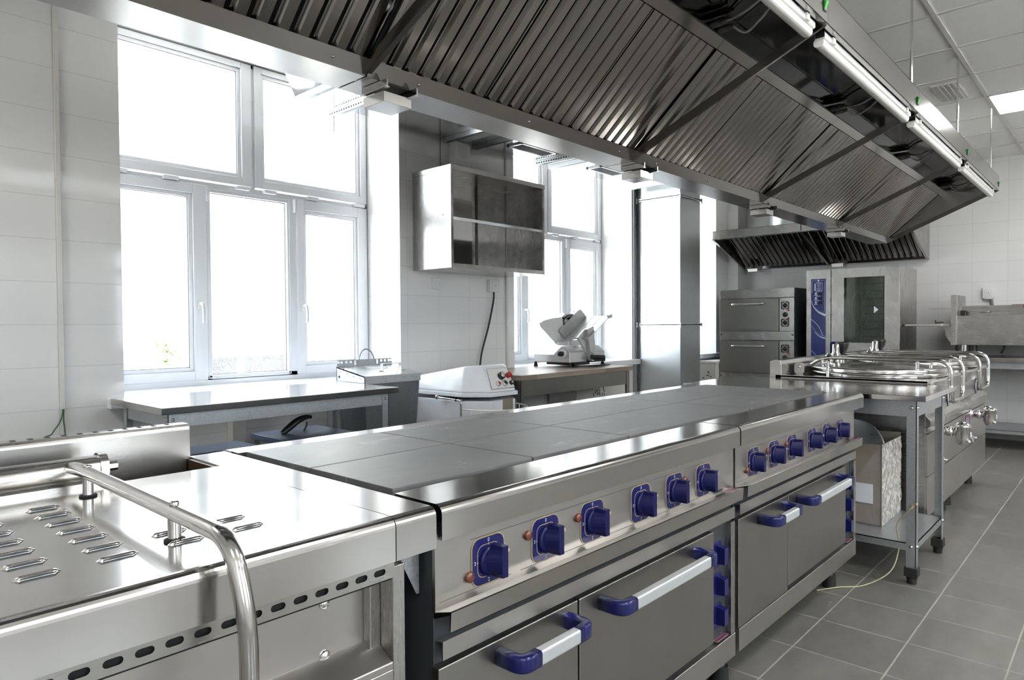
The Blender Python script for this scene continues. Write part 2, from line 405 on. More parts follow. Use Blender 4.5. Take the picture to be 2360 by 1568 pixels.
def wood():
    m, nt, b = new('butcher_wood'); b.inputs['Roughness'].default_value = .38
    g = N(nt, 'ShaderNodeNewGeometry')
    mp = N(nt, 'ShaderNodeMapping'); mp.inputs['Scale'].default_value = (2, 30, 30); nt.links.new(g.outputs['Position'], mp.inputs[0])
    n = N(nt, 'ShaderNodeTexNoise'); n.inputs['Scale'].default_value = 2; n.inputs['Detail'].default_value = 6; nt.links.new(mp.outputs[0], n.inputs['Vector'])
    br = N(nt, 'ShaderNodeTexBrick'); br.offset = .37; br.inputs['Scale'].default_value = 1; br.inputs['Brick Width'].default_value = .42; br.inputs['Row Height'].default_value = .045; br.inputs['Mortar Size'].default_value = .0004
    br.inputs['Color1'].default_value = (.40, .33, .265, 1); br.inputs['Color2'].default_value = (.27, .21, .165, 1); br.inputs['Mortar'].default_value = (.14, .11, .09, 1)
    nt.links.new(g.outputs['Position'], br.inputs['Vector'])
    mm = N(nt, 'ShaderNodeMix', data_type='RGBA', blend_type='MULTIPLY'); mm.inputs[0].default_value = 1
    nt.links.new(br.outputs['Color'], mm.inputs[6]); nt.links.new(ramp(nt, n.outputs['Fac'], .3, .7, (.75, .75, .75), (1, 1, 1)), mm.inputs[7]); nt.links.new(mm.outputs[2], b.inputs['Base Color'])
wood()

def film(name, col, alpha):
    m, nt, b = new(name); b.inputs['Base Color'].default_value = (*col, 1); b.inputs['Roughness'].default_value = .22; b.inputs['Alpha'].default_value = alpha
    tc = N(nt, 'ShaderNodeTexCoord'); n = N(nt, 'ShaderNodeTexNoise'); n.inputs['Scale'].default_value = 16; n.inputs['Detail'].default_value = 5; n.inputs['Distortion'].default_value = 2.5; nt.links.new(tc.outputs['Object'], n.inputs['Vector'])
    nt.links.new(ramp(nt, n.outputs['Fac'], .35, .68, [alpha * .55] * 3, [min(1, alpha * 1.5)] * 3), b.inputs['Alpha'])
    bp = N(nt, 'ShaderNodeBump'); bp.inputs['Strength'].default_value = .8; bp.inputs['Distance'].default_value = .006; nt.links.new(n.outputs['Fac'], bp.inputs['Height']); nt.links.new(bp.outputs['Normal'], b.inputs['Normal'])
film('wrap_film', (.74, .72, .68), .62); film('clear_film', (.70, .70, .70), .16)
# ================================================================ SETTING
HC = 1.18
YW, YF, ZC, XB = 3.75, 4.12, 2.84, 8.40       # window wall face, window frame face, ceiling, back wall
XF, YR = -3.2, -3.4                           # wall behind the viewer, wall on the right
struct(MB().box(XF - .2, XB + .2, YR - .2, 4.4, -.1, 0).build('floor', 'floor_tile'))

def ceiling():
    m = MB()
    m.box(XF - .2, XB + .2, YR - .2, 4.4, ZC, ZC + .1)
    o = struct(m.build('ceiling', 'ceiling_tile'))
    g = MB()
    p = .592; x0, y0 = 6.045, .806
    xs = [x0 + p * k for k in range(-17, 5) if XF < x0 + p * k < XB]
    ys = [y0 + p * k for k in range(-8, 6) if YR < y0 + p * k < YW]
    for x in xs: g.box(x - .012, x + .012, YR, YW, ZC - .006, ZC + .001)
    for y in ys: g.box(XF, XB, y - .012, y + .012, ZC - .007, ZC + .001)
    g.build('ceiling_grid', 'tbar', o)
    return xs, ys
GX, GY = ceiling()

WINS = [(1.212, 2.967), (4.142, 5.917), (7.05, 7.80)]
ADDED_WINS = [(-2.6, -1.0), (.4, 2.0), (3.4, 5.0)]     # unseen windows added to the right wall to bring in more daylight
def walls():
    m = MB()
    piers = [(XF - .2, 1.212), (2.967, 4.142), (5.917, 7.05), (7.80, XB + .2)]
    for a, b in piers: m.box(a, b, YW, 4.4, 0, ZC)
    for a, b in WINS: m.box(a, b, YW, 4.4, 0, .80)
    struct(m.build('wall_left', 'wall_tile'))
    m = MB().box(XB, XB + .2, YR - .2, YW, 0, ZC); m.box(8.13, XB, 3.62, YW, 0, ZC)
    struct(m.build('wall_back', 'wall_tile'))
    m = MB(); e = XF - .2
    for a, b in ADDED_WINS: m.box(e, a, YR - .25, YR, 0, ZC); m.box(a, b, YR - .25, YR, 0, .85); m.box(a, b, YR - .25, YR, 2.7, ZC); e = b
    m.box(e, XB + .2, YR - .25, YR, 0, ZC); struct(m.build('wall_right', 'wall_tile'))
    struct(MB().box(XF - .2, XF, YR, YW, 0, ZC).build('wall_front', 'wall_tile'))
walls()

def window(n, x0, x1, shade=True):
    W = sempty('window_%d' % n, ((x0 + x1) / 2, YF, .8))
    d = x0 - 1.212
    y0, y1 = YF, YF + .07
    zt = ZC
    m = MB()   # outer frame, transom and posts
    m.box(x0, x0 + .03, y0 + .012, y1, .80, zt); m.box(x1 - .03, x1, y0 + .012, y1, .80, zt)
    m.box(x0, x1, y0 + .012, y1, zt - .03, zt); m.box(x0, x1, y0 + .012, y1, .83, .872)
    if x1 - x0 > 1.2:
        m.box(x0, x1, y0 + .012, y1, 2.000, 2.058)
        m.box(2.088 + d, 2.116 + d, y0 + .012, y1, 2.05, zt)
        m.box(1.79 + d, 1.83 + d, y0 + .012, y1, .86, 2.01); m.box(2.335 + d, 2.405 + d, y0 + .012, y1, .86, 2.01)
        m.box(1.79 + d, 2.40 + d, y0 + .012, y1, .86, .893)
    m.build('window_frame', 'upvc', W, .004)
    def sash(a, b, c, e, t=(.085, .085, .075, .075), yy=0.):
        # sash frame a..b, c..e with border widths left, right, bottom, top
        s = MB(); f0, f1 = y0 - .004 + yy, y1 - .008
        l, r, bo, to = t
        s.box(a, a + l - .022, f0, f1, c, e); s.box(b - r + .022, b, f0, f1, c, e); s.box(a + l - .022, b - r + .022, f0, f1, c, c + bo - .022); s.box(a + l - .022, b - r + .022, f0, f1, e - to + .022, e)
        q0, q1 = f0 + .016, f1   # glazing bead, stepped back
        s.box(a + l - .022, a + l, q0, q1, c + bo - .022, e - to + .022); s.box(b - r, b - r + .022, q0, q1, c + bo - .022, e - to + .022)
        s.box(a + l, b - r, q0, q1, c + bo - .022, c + bo); s.box(a + l, b - r, q0, q1, e - to, e - to + .022)
        o = s.build('sash', 'upvc', W, .003)
        g = MB(); k = .003; i0, i1 = f0 + .026, f0 + .032
        A, B, C_, E_ = a + l, b - r, c + bo, e - to
        for bx in ((A, A + k, C_, E_), (B - k, B, C_, E_), (A, B, C_, C_ + k), (A, B, E_ - k, E_)): g.box(bx[0], bx[1], i0 - .004, i1, bx[2], bx[3])
        g.build('glazing_seal', 'gland_grey', o)
        MB().box(A, B, i0 + .002, i0 + .006, C_, E_).build('pane', 'window_glass', o)
        return o
    def handle(x, z, o):
        h = MB(); yy = y0 - .006
        h.prism(rrect(x - .014, x + .014, z - .033, z + .033, .012), 'y', yy - .010, yy)
        h.tube(bend([(x, yy - .008, z + .010), (x, yy - .046, z + .012), (x + .003, yy - .050, z - .04), (x + .004, yy - .044, z - .105)], .016), [.010] * 1 + [.010] * 13 + [.0085] * 2 if False else .0095, 10)
        h.build('window_handle', 'plastic_white', o)
    if x1 - x0 > 1.2:
        e = .008
        L = sash(x0 + e, 2.092 + d, 2.066, zt - .01, (.10, .088, .072, .055))
        R = sash(2.112 + d, x1 - e, 2.066, zt - .01, (.070, .072, .072, .055))
        a = sash(x0 + e, 1.797 + d, .868, 2.034, (.088, .100, .076, .078))
        sash(1.812 + d, 2.348 + d, .878, 2.016, (.016, .018, .016, .016), .012)
        b = sash(2.400 + d, x1 - e, .868, 2.034, (.074, .098, .076, .090))
        handle(1.752 + d, 1.315, a); handle(2.436 + d, 1.315, b)
        h = MB()
        for x in (1.32, 1.595, 2.025, 2.205, 2.515, 2.89): h.box(x + d - .042, x + d + .042, y0 - .022, y0 + .014, 2.038, 2.060)
        h.box(1.795 + d, 1.808 + d, y0 - .016, y0 + .014, 1.94, 2.03); h.box(2.378 + d, 2.39 + d, y0 - .016, y0 + .014, 1.94, 2.03)
        h.build('hinge_cover', 'upvc', W, .003)
    else:
        sash(x0 + .008, x1 - .008, .868, 2.034); sash(x0 + .008, x1 - .008, 2.066, zt - .01)
    s = MB().box(x0 + .002, x1 - .002, YW, y0 + .012, .80, .835)
    s.box(x0 - .08, x1 + .08, YW - .055, YW, .782, .835)
    s.build('window_sill', 'upvc', W, .006)
    return W
for i, (a, b) in enumerate(WINS): window(i + 1, a, b)
for i, (a, b) in enumerate(ADDED_WINS):  # frames and panes of the added windows, out of view
    W = sempty('window_%d' % (i + 4), ((a + b) / 2, YR, .85)); y0, y1 = YR - .22, YR - .15; m = MB()
    for q in ((a, a + .09, .85, 2.7), (b - .09, b, .85, 2.7), (a, b, .85, .94), (a, b, 2.61, 2.7), ((a + b) / 2 - .07, (a + b) / 2 + .07, .85, 2.7), (a, b, 1.95, 2.07)): m.box(q[0], q[1], y0, y1, q[2], q[3])
    m.build('window_frame', 'upvc', W, .004); MB().box(a + .05, b - .05, y0 + .03, y0 + .034, .9, 2.65).build('pane', 'window_glass', W)
    MB().box(a, b, YR - .16, YR + .04, .82, .85).build('window_sill', 'upvc', W, .004)

def trims():
    m = MB().box(.932, .952, YW - .018, YW, .80, ZC); struct(m.build('trim_1', 'trim_cream', None, .002))
    m = MB().box(4.03, 4.05, YW - .018, YW, .62, ZC); struct(m.build('trim_2', 'trim_cream', None, .002))
    m = MB().box(1.735, 1.815, YW - .07, YW, 0, .78); struct(m.build('trim_3', 'trim_cream', None, .003))
    m = MB().box(5.93, 5.965, YW - .02, YW, .0, 2.6); struct(m.build('trim_4', 'pipe_grey', None, .003))
trims()

def ceiling_lights():
    p = .592
    spots = [(6.045, .214, 'square ceiling light panel glowing beside the far end of the island hood'),
             (3.677, -.97, None), (1.309, -.97, None), (-1.059, -.97, None), (6.045, -1.562, None), (3.677, -2.746, None), (1.309, -2.746, None), (-1.059, -2.746, None), (-1.059, 2.582, None)]
    for i, (x, y, lab) in enumerate(spots):
        t = thing('ceiling_light', (x + p / 2, y + p / 2, ZC - .02), lab or 'square ceiling light panel over the aisle outside the view', 'ceiling light')
        if not lab: t['group'] = 'ceiling light panels over the aisle'
        f = MB()
        for b in ((x, x + p, y, y + .014), (x, x + p, y + p - .014, y + p), (x, x + .014, y, y + p), (x + p - .014, x + p, y, y + p)): f.box(b[0], b[1], b[2], b[3], ZC - .010, ZC + .002)
        f.build('light_frame', 'tbar', t)
        MB().box(x + .014, x + p - .014, y + .014, y + p - .014, ZC - .006, ZC - .002).build('diffuser', 'panel_glow', t)
ceiling_lights()

t = MB(); p = .592   # slot air diffuser in the ceiling
t.box(6.045 - p + .08, 6.045 - .08, .806 + .10, .806 + .26, ZC - .012, ZC)
for k in range(4): t.box(6.045 - p + .10, 6.045 - .10, .925 + .032 * k, .935 + .032 * k, ZC - .018, ZC - .008)
tag(t.build('air_diffuser', 'tbar'), 'small slotted air diffuser set in the white ceiling past the hood rods', 'ceiling vent')

# ---------------------------------------------------------------- outside
def outside():
    struct(MB().box(-30, 40, 4.4, 60, -.45, -.40).box(-30, 40, -60, YR - .25, -.45, -.40).build('ground_outside', 'asphalt'))
    b = thing('building', (8, 17, -.4), 'pale rendered building with a dark stone base beyond the yard outside the window', 'building')
    w = MB().box(5.6, 24, 13.0, 22, .35, 2.15); w.build('facade', 'render_white', b)
    MB().box(5.55, 24, 12.94, 22, -.42, .62).build('stone_base', 'granite_dark', b)
    r = MB(); r.prism([(5.4, 2.15), (24, 2.15), (22, 3.1), (9, 3.1)], 'y', 13.0, 20); r.build('roof', 'render_white', b)
    p = MB().cyl((5.05, 10.4, -.4), (5.05, 10.4, 6), .055, 12); tag(p.build('post', 'plastic_white'), 'slim white post standing in the yard outside the window', 'post')
    s = thing('staircase', (4.6, 7.2, -.4), 'outdoor staircase with a white metal railing beside the house seen through the window', 'staircase')
    st = MB()
    for k in range(9): st.box(4.05 + .11 * k, 4.16 + .11 * k + .02, 6.9, 8.1, -.42, .02 + .125 * k)
    st.build('steps', 'granite_dark', s)
    rl = MB()
    def zz(x): return .86 + (x - 4.2) * 1.22
    rl.tube([(4.1, 6.92, zz(4.1) + .52), (5.05, 6.92, zz(5.05) + .52)], .022, 8); rl.tube([(4.1, 6.92, zz(4.1) - .02), (5.05, 6.92, zz(5.05) - .02)], .014, 8)
    for k in range(13): x = 4.12 + .075 * k; rl.cyl((x, 6.92, zz(x) - .03), (x, 6.92, zz(x) + .38), .007, 6)
    for x in (4.15, 4.55, 4.95): rl.cyl((x, 6.92, zz(x) - .3), (x, 6.92, zz(x) + .52), .018, 8)
    rl.build('railing', 'rail_white', s)
    h = thing('annexe', (12, 12, -.4), 'white house wall with a dark base beyond the outdoor stairs, seen through the right sashes', 'building')
    MB().box(7.24, 24, 11.0, 12.9, -.42, 5.2).build('house_wall', 'render_white', h)
    MB().box(7.22, 24, 10.96, 11.0, -.42, .5).build('stone_base', 'granite_dark', h)
    q = MB()
    for k in range(3): q.box(10.5 + 3.2 * k, 11.9 + 3.2 * k, 10.97, 11.02, 1.3, 2.8)
    q.build('house_window', 'glazing_dark', h)
    t = thing('sapling', (4.3, 11.4, -.4), 'young leafy sapling growing in the grass outside the left sash', 'tree')
    MB().tube(spline([(4.3, 11.4, -.42), (4.32, 11.4, .3), (4.28, 11.42, .95)]), .018, 6).build('trunk', 'orange_stone', t)
    lf = MB(); rr = random.Random(3)
    for k in range(150):
        z = rr.uniform(.05, 1.08); q = rr.uniform(0, 6.28); r = rr.uniform(.02, .30) * (1.15 - abs(z - .5) * .8)
        c = Vector((4.3 + r * cos(q), 11.4 + r * sin(q), z)); a = Vector((rr.uniform(-1, 1), rr.uniform(-1, 1), rr.uniform(-.5, .5))).normalized(); bb = a.orthogonal().normalized()
        lf.add([c - .055 * a, c + .03 * bb, c + .055 * a, c - .03 * bb], [(0, 1, 2, 3)])
    lf.build('foliage', 'leaf', t)
    gr = MB(); 
    for k in range(900):
        x = rr.uniform(3.4, 9.5); y = rr.uniform(11.2, 12.8); hgt = rr.uniform(.05, .22)
        gr.add([(x - .02, y, -.41), (x + .02, y, -.41), (x + rr.uniform(-.05, .05), y + rr.uniform(-.05, .05), -.41 + hgt)], [(0, 1, 2)])
    tag(gr.build('grass', 'leaf'), 'strip of short green grass along the base of the pale building outside', 'grass', kind='stuff')
outside()
# ================================================================ COOKING LINE
ZT = .863
def slot(cx, cz, w, h, n=5):
    r = h / 2
    return arc(cx + w / 2 - r, cz, r, -90, 90, n) + arc(cx - w / 2 + r, cz, r, 90, 270, n)
def skirt_profile(yf, yb, zt, zb, r=.016, t=.012):   # rounded front edge of a sheet top: (y, z)
    return [(yb, zt)] + [(a, b) for a, b in arc(yf + r, zt - r, r, 90, 180, 6)] + [(yf, zb), (yf + t, zb), (yf + t, zt - t - r * .3), (yf + t + r * .4, zt - t), (yb, zt - t)]

def bratt_pan():
    T = thing('bratt_pan', (.1, 1.3, 0), 'stainless tilting frying pan with a louvred lid, closest to the viewer at lower left', 'bratt pan')
    xl, xr = -.62, .732
    b = MB(); b.box(xl, xr, .975, 1.72, .12, .80)
    b.box(xl, .706, .92, .935, .12, .60)
    b.prism([(.92, .60), (.92, .612), (.975, .640), (.975, .60)], 'x', xl, .706)
    b.build('body', 'steel_front', T, .002)
    b = MB().box(.706, xr, .92, .98, .12, .775); b.box(.684, .706, .955, .975, .63, .775); b.build('corner_post', 'steel_z', T, .002)
    p = MB(); xs = [.678 - .0363 * k for k in range(34)]
    p.plate([(xl, .757), (.708, .757), (.708, .785), (xl, .785)], [slot(x, .7715, .0235, .0105) for x in xs if x > xl + .03], (0, .918, 0), (1, 0, 0), (0, 0, 1), (0, .0015, 0))
    p.build('vent_strip', 'steel_x', T)
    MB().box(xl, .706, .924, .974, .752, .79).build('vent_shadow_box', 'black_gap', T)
    f = MB(); f.prism(skirt_profile(.90, 1.735, ZT, .79), 'x', .699, .787); f.box(.699, .787, 1.72, 1.735, .79, ZT)
    f.build('side_frame', 'steel_top', T, .0015)
    f = MB().prism([(.93, .785), (1.0, .785), (1.0, .66)], 'x', .736, .738); f.prism([(.740, .785), (.792, .785), (.792, .695), (.786, .695)], 'y', .955, .957); f.build('gusset', 'galvanised', T)
    tr = MB(); tr.box(xl, .698, 1.545, 1.72, .79, .80); tr.box(xl, .698, 1.545, 1.556, .80, .846); tr.box(.690, .698, 1.556, 1.70, .80, ZT - .004); tr.build('rear_gutter', 'brown_grease', T)
    # lid
    L = MB(); L.prism(skirt_profile(.90, 1.545, ZT, .79), 'x', xl, .6972)
    v = L
    cols = [(.510, 2), (.415, 2), (.323, 7), (.229, 8), (.135, 8), (.04, 8), (-.055, 8), (-.15, 8), (-.245, 8), (-.34, 8)]
    for cx, n in cols:
        for k in range(n):
            y = 1.036 + .0628 * k
            a = []
            for i in range(15):
                t = -1 + i / 7
                a.append((cx + .0275 * t, min(1, (1 - abs(t)) / .28)))
            vs = []; fs = []
            for x, h in a:
                for j in range(7):
                    q = pi * j / 6
                    vs.append((x, y - .0052 * cos(q) * max(h, .02), ZT + .0050 * sin(q) * h))
            for i in range(14):
                for j in range(6):
                    fs.append((i * 7 + j, (i + 1) * 7 + j, (i + 1) * 7 + j + 1, i * 7 + j + 1))
            v.add(vs, fs, True)
            v.mat(1); v.add([(cx + .020 * t, y - .0056 + .0006 * abs(t), ZT + zz * (1 - .4 * t * t)) for zz in (.0003, .0034) for t in (-1, -.5, 0, .5, 1)], [(i, i + 1, i + 6, i + 5) for i in range(4)]); v.mat(0)  # dark strip along each louvre front, its shade put into the colour
    lid = L.build('lid', ['steel_lid', 'dark_side'], T, .0008)
    h = MB(); h.cyl((xl, 1.575, .893), (.462, 1.575, .893), .0265, 24); h.cyl((.455, 1.575, .893), (.470, 1.575, .893), .031, 24); h.box(.458, .467, 1.545, 1.605, .85, .893); h.cyl((.466, 1.575, .893), (.492, 1.575, .893), .011, 6)
    h.box(xl, .46, 1.535, 1.56, ZT, .872); h.build('hinge_tube', 'steel_x', T)
    g = MB(); g.tube(bend([(.405, 1.56, .903), (.405, 1.50, .908), (.405, .868, .905), (.412, .838, .80), (.412, .838, .66), (.30, .838, .60), (-.3, .838, .60)], .05, 8), .0125, 16)
    hd = g.build('lid_handle', 'steel_polished', T)
    for y in (1.455, 1.052):
        q = MB(); q.cyl((.405, y, ZT), (.405, y, .900), .0095, 16); q.mat(1); q.lathe([(0, .0), (.0155, .0), (.0150, .0035), (.0, .004)], (.405, y, ZT), n=14); q.mat(0); q.lathe([(.0, .006), (.006, .006), (.0072, .003), (.0072, 0)], (.405, y, .917), n=12)
        q.build('standoff', ['steel_polished', 'black_gap'], hd)
    s = MB()
    pts = [(1.75, .80), (1.75, .945)] + [(a, c) for a, c in arc(1.722, .931, .014, 90, 180, 5)] + [(1.708, .80)]
    s.prism(pts, 'x', xl, .698)
    bs = s.build('backsplash', 'steel_x', T, .0015)
    k = MB()
    for i in range(34): k.box(.655 - .031 * i - .0045, .655 - .031 * i + .0045, 1.727, 1.744, .9448, .9456)
    k.build('vent_slots', 'black_gap', bs)
    for x, z in ((.608, .727), (.608, .641)):
        s = MB(); s.lathe([(0, .006), (.007, .005), (.0095, .002), (.0095, 0)], (x, .975, z), (0, -1, 0), 14); s.box(x - .006, x + .006, .9685, .970, z - .0012, z + .0012)
        s.build('screw', 'chrome', T)
    for x in (-.5, .64):
        for y in (1.0, 1.65): MB().cyl((x, y, 0), (x, y, .12), .022, 14).build('foot', 'rubber_foot', T)
bratt_pan()

KN = [.935, 1.109, 1.278, 1.488, 1.659, 1.828]
def electric_range():
    T = thing('electric_range', (1.42, 1.3, 0), 'electric range with six square hotplates, nearer the viewer, beside the louvred tilting pan', 'range', 'electric ranges in the cooking line')
    x0, x1, xe = .800, 2.012, 2.037
    b = MB(); b.box(x0, x1 + .012, .925, 1.742, .14, .79); b.build('body', 'dark_side', T, .002)
    f = MB(); f.prism(skirt_profile(.90, 1.034, ZT, .800), 'x', x0, xe); f.build('top_frame', 'steel_top', T, .0012)
    f = MB(); f.prism([(1.668, ZT)] + [(a, c) for a, c in arc(1.736, ZT - .016, .016, 90, 0, 6)] + [(1.752, .80), (1.668, .80)], 'x', x0, xe)
    f.build('rear_border', 'steel_top', T, .0012)
    MB().box(x0, xe, 1.02, 1.668, .79, .815).build('hotplate_well', 'black_gap', T)
    for i in range(3):
        for j in range(2):
            a = .813 + .4185 * i; c = 1.056 + .2995 * j
            MB().box(a, a + .4132, c, c + .2945, .835, .866).build('hotplate', 'cast_iron', T, .0012)
    p = MB().box(x0, x1 + .02, .920, .928, .664, .806); p.mat(1)
    for z, a, c in ((.7765, .89, 1.86), (.681, .81, 1.0), (.681, 1.03, 1.96)): p.box(a, c, .9195, .9203, z - .0006, z + .0006)
    p.build('control_panel', ['steel_front', 'gland_grey'], T)
    for i, x in enumerate(KN):
        z = .7285; yp = .920
        k = MB()   # turning grip
        k.lathe([(.030, 0), (.0295, .006), (.026, .009), (0, .009)], (x + .003, yp - .002, z - .002), (0, -1, 0), 28)
        gx = x + .007
        n = 9; vs = []      # grip fin: scooped left flank, flat right flank, blunt front edge
        for q in range(n):
            t = q / (n - 1); zz = z - .031 + .061 * t; s_ = 1 - (2 * t - 1) ** 2
            vs += [(gx - .005 - .019 * s_, yp - .009, zz), (gx - .004 - .001 * s_, yp - .037, zz), (gx + .011, yp - .038, zz), (gx + .013, yp - .009, zz)]
        fs = []
        for q in range(n - 1):
            o = q * 4; fs += [(o, o + 4, o + 5, o + 1), (o + 1, o + 5, o + 6, o + 2), (o + 2, o + 6, o + 7, o + 3)]
        fs += [(0, 1, 2, 3), (n * 4 - 1, n * 4 - 2, n * 4 - 3, n * 4 - 4)]
        k.add(vs, fs)
        k.mat(1); k.ell((gx + .013, yp - .0375, z + .020), (.0035, 0, 0), (0, 0, .0045), (0, -.0012, 0), 10, 6)
        kn = k.build('knob', ['blue_dark', 'gold_line'], T, .0012, 2)
        d = MB()
        d.mat(1); d.prism(rrect(x - .0455, x + .0455, z - .0470, z + .0470, .021), 'y', yp - .0016, yp)
        d.mat(0); d.prism(rrect(x - .0432, x + .0432, z - .0447, z + .0447, .019), 'y', yp - .0022, yp - .001)
        d.mat(1)
        ro = rrect(x - .0305, x + .0305, z - .0315, z + .0315, .016); ri = rrect(x - .0292, x + .0292, z - .0302, z + .0302, .015)
        d.plate(ro, [ri], (0, yp - .0024, 0), (1, 0, 0), (0, 0, 1), (0, .0003, 0))
        for u, w in ((0, .0308), (0, -.0308), (-.0298, 0), (.0298, 0)): d.box(x + u - (.0008 if u == 0 else .0022), x + u + (.0008 if u == 0 else .0022), yp - .0026, yp - .002, z + w - (.0022 if u == 0 else .0008), z + w + (.0022 if u == 0 else .0008))
        d.mat(2)
        for st, u, w in (('0', 0, .0385), ('1', .0375, .0), ('2', 0, -.0390), ('3', -.0370, 0)): d.text(st, (x + u, yp - .0026, z + w), (1, 0, 0), (0, 0, 1), .0105)
        d.build('dial_plate', ['blue_plastic', 'gold_line', 'numeral'], kn)
    for x, z in ((.883, .708), (1.051, .748), (1.222, .748), (1.549, .709), (1.715, .748)):
        MB().lathe([(.0105, 0), (.0105, .006), (.0085, .008), (.0, .0082)], (x, .920, z), (0, -1, 0), 20).build('indicator_light', 'lamp_amber', T)
    t = MB(); t.prism([(.925, .655), (.925, .665), (.880, .6785), (.8775, .677), (.8800, .642), (.8830, .642), (.8810, .672), (.920, .655)], 'x', x0, x1); t.build('drip_ledge', 'steel_top', T)
    r = MB(); r.prism([(.925, .612), (.905, .616), (.905, .582), (.9075, .582), (.9075, .612), (.925, .609)], 'x', x0 + .004, x1 - .002); r.build('lower_rail', 'steel_front', T)
    MB().box(x0 + .004, x1, .9262, .9268, .56, .66).build('shadow_gap', 'black_gap', T)
    def handle(door, a, c, z):
        for s, e in ((a, 1), (c, -1)):
            q = MB(); h = .0165; d = .012
            path = bend([(s, .907, z), (s, .845, z), (s + e * .045, .845, z)], .026, 7)
            vs = []; n = len(path)
            for i, pt in enumerate(path):
                tg = (path[min(i + 1, n - 1)] - path[max(i - 1, 0)]).normalized(); nr = Vector((tg.y, -tg.x, 0))
                for u, w in rrect(-d, d, -h, h, .006, 3): vs.append(pt + nr * u + Vector((0, 0, w)))
            mct = len(vs) // n
            fs = [(i * mct + j, i * mct + (j + 1) % mct, (i + 1) * mct + (j + 1) % mct, (i + 1) * mct + j) for i in range(n - 1) for j in range(mct)]
            if e < 0: fs = [f[::-1] for f in fs]
            fs += [tuple(range(mct))[::-1], tuple(range((n - 1) * mct, n * mct))]
            q.add(vs, fs, True)
            q.build('handle_end', 'blue_plastic', door)
        hb = MB().prism([(.845 + u, z + w) for u, w in rrect(-.0108, .0108, -.0150, .0150, .005, 3)], 'x', a + .044, c - .044); hb.build('handle_bar', 'aluminium', door)
    d = MB().box(x0 - .006, 1.204, .905, .926, .225, .570).build('cabinet_door', 'steel_door', T, .0025)
    handle(d, .950, 1.165, .538)
    d = MB().box(1.210, 1.868, .905, .926, .240, .570).build('oven_door', 'steel_door', T, .0025)
    handle(d, 1.293, 1.752, .538)
    c = MB(); c.box(1.985, x1, .905, .93, .225, .572); c.box(1.870, 1.985, .9275, .931, .225, .572); c.build('control_column', 'steel_z', T, .0015)
    for z in (.483, .389, .297):
        k = MB(); k.prism(rrect(1.930 - .030, 1.930 + .030, z - .040, z + .040, .018), 'y', .9245, .9275); k.hexa([(1.925, .898, z - .026), (1.95, .898, z - .026), (1.95, .925, z - .028), (1.925, .925, z - .028), (1.925, .898, z + .022), (1.95, .898, z + .022), (1.95, .925, z + .028), (1.925, .925, z + .028)])
        k.build('oven_knob', 'blue_plastic', T, .001)
    for (a, c, y0, y1, z) in ((1.93, 1.998, .8845, .912, .6765), (1.90, 1.975, .908, .924, .2285)):
        k = MB(); k.mat(1).hexa([(a, y0, z), (c, y0, z), (c, y1, z - .0), (a, y1, z), (a, y0, z + .0012), (c, y0, z + .0012), (c, y1, z + .0008), (a, y1, z + .0008)]); k.mat(0); k.box(a + .004, c - .004, y0 + .003, y1 - .004, z + .001, z + .0016)
        k.build('label_plate', ['label_purple', 'label_frame'], T)
    p = MB().box(x0, x1 + .004, .905, .93, .150, .222); p.build('plinth', 'steel_front', T, .002)
    for x in (.86, 1.955):
        for y in (1.0, 1.68):
            k = MB().cyl((x, y, .05), (x, y, .15), .018, 16); k.mat(1); k.cyl((x, y, 0), (x, y, .055), .030, 18, .027); k.build('foot', ['steel_z', 'rubber_foot'], T)
    return T
R1 = electric_range()
R2 = copy_thing(R1, (1.245, 0, 0), 'electric range with six square hotplates, further from the viewer, beside the plain steel table')
f = MB(); f.prism(skirt_profile(.90, 1.745, ZT, .800), 'x', 3.284, 3.352); f.build('side_filler', 'steel_top', R2, .0012)

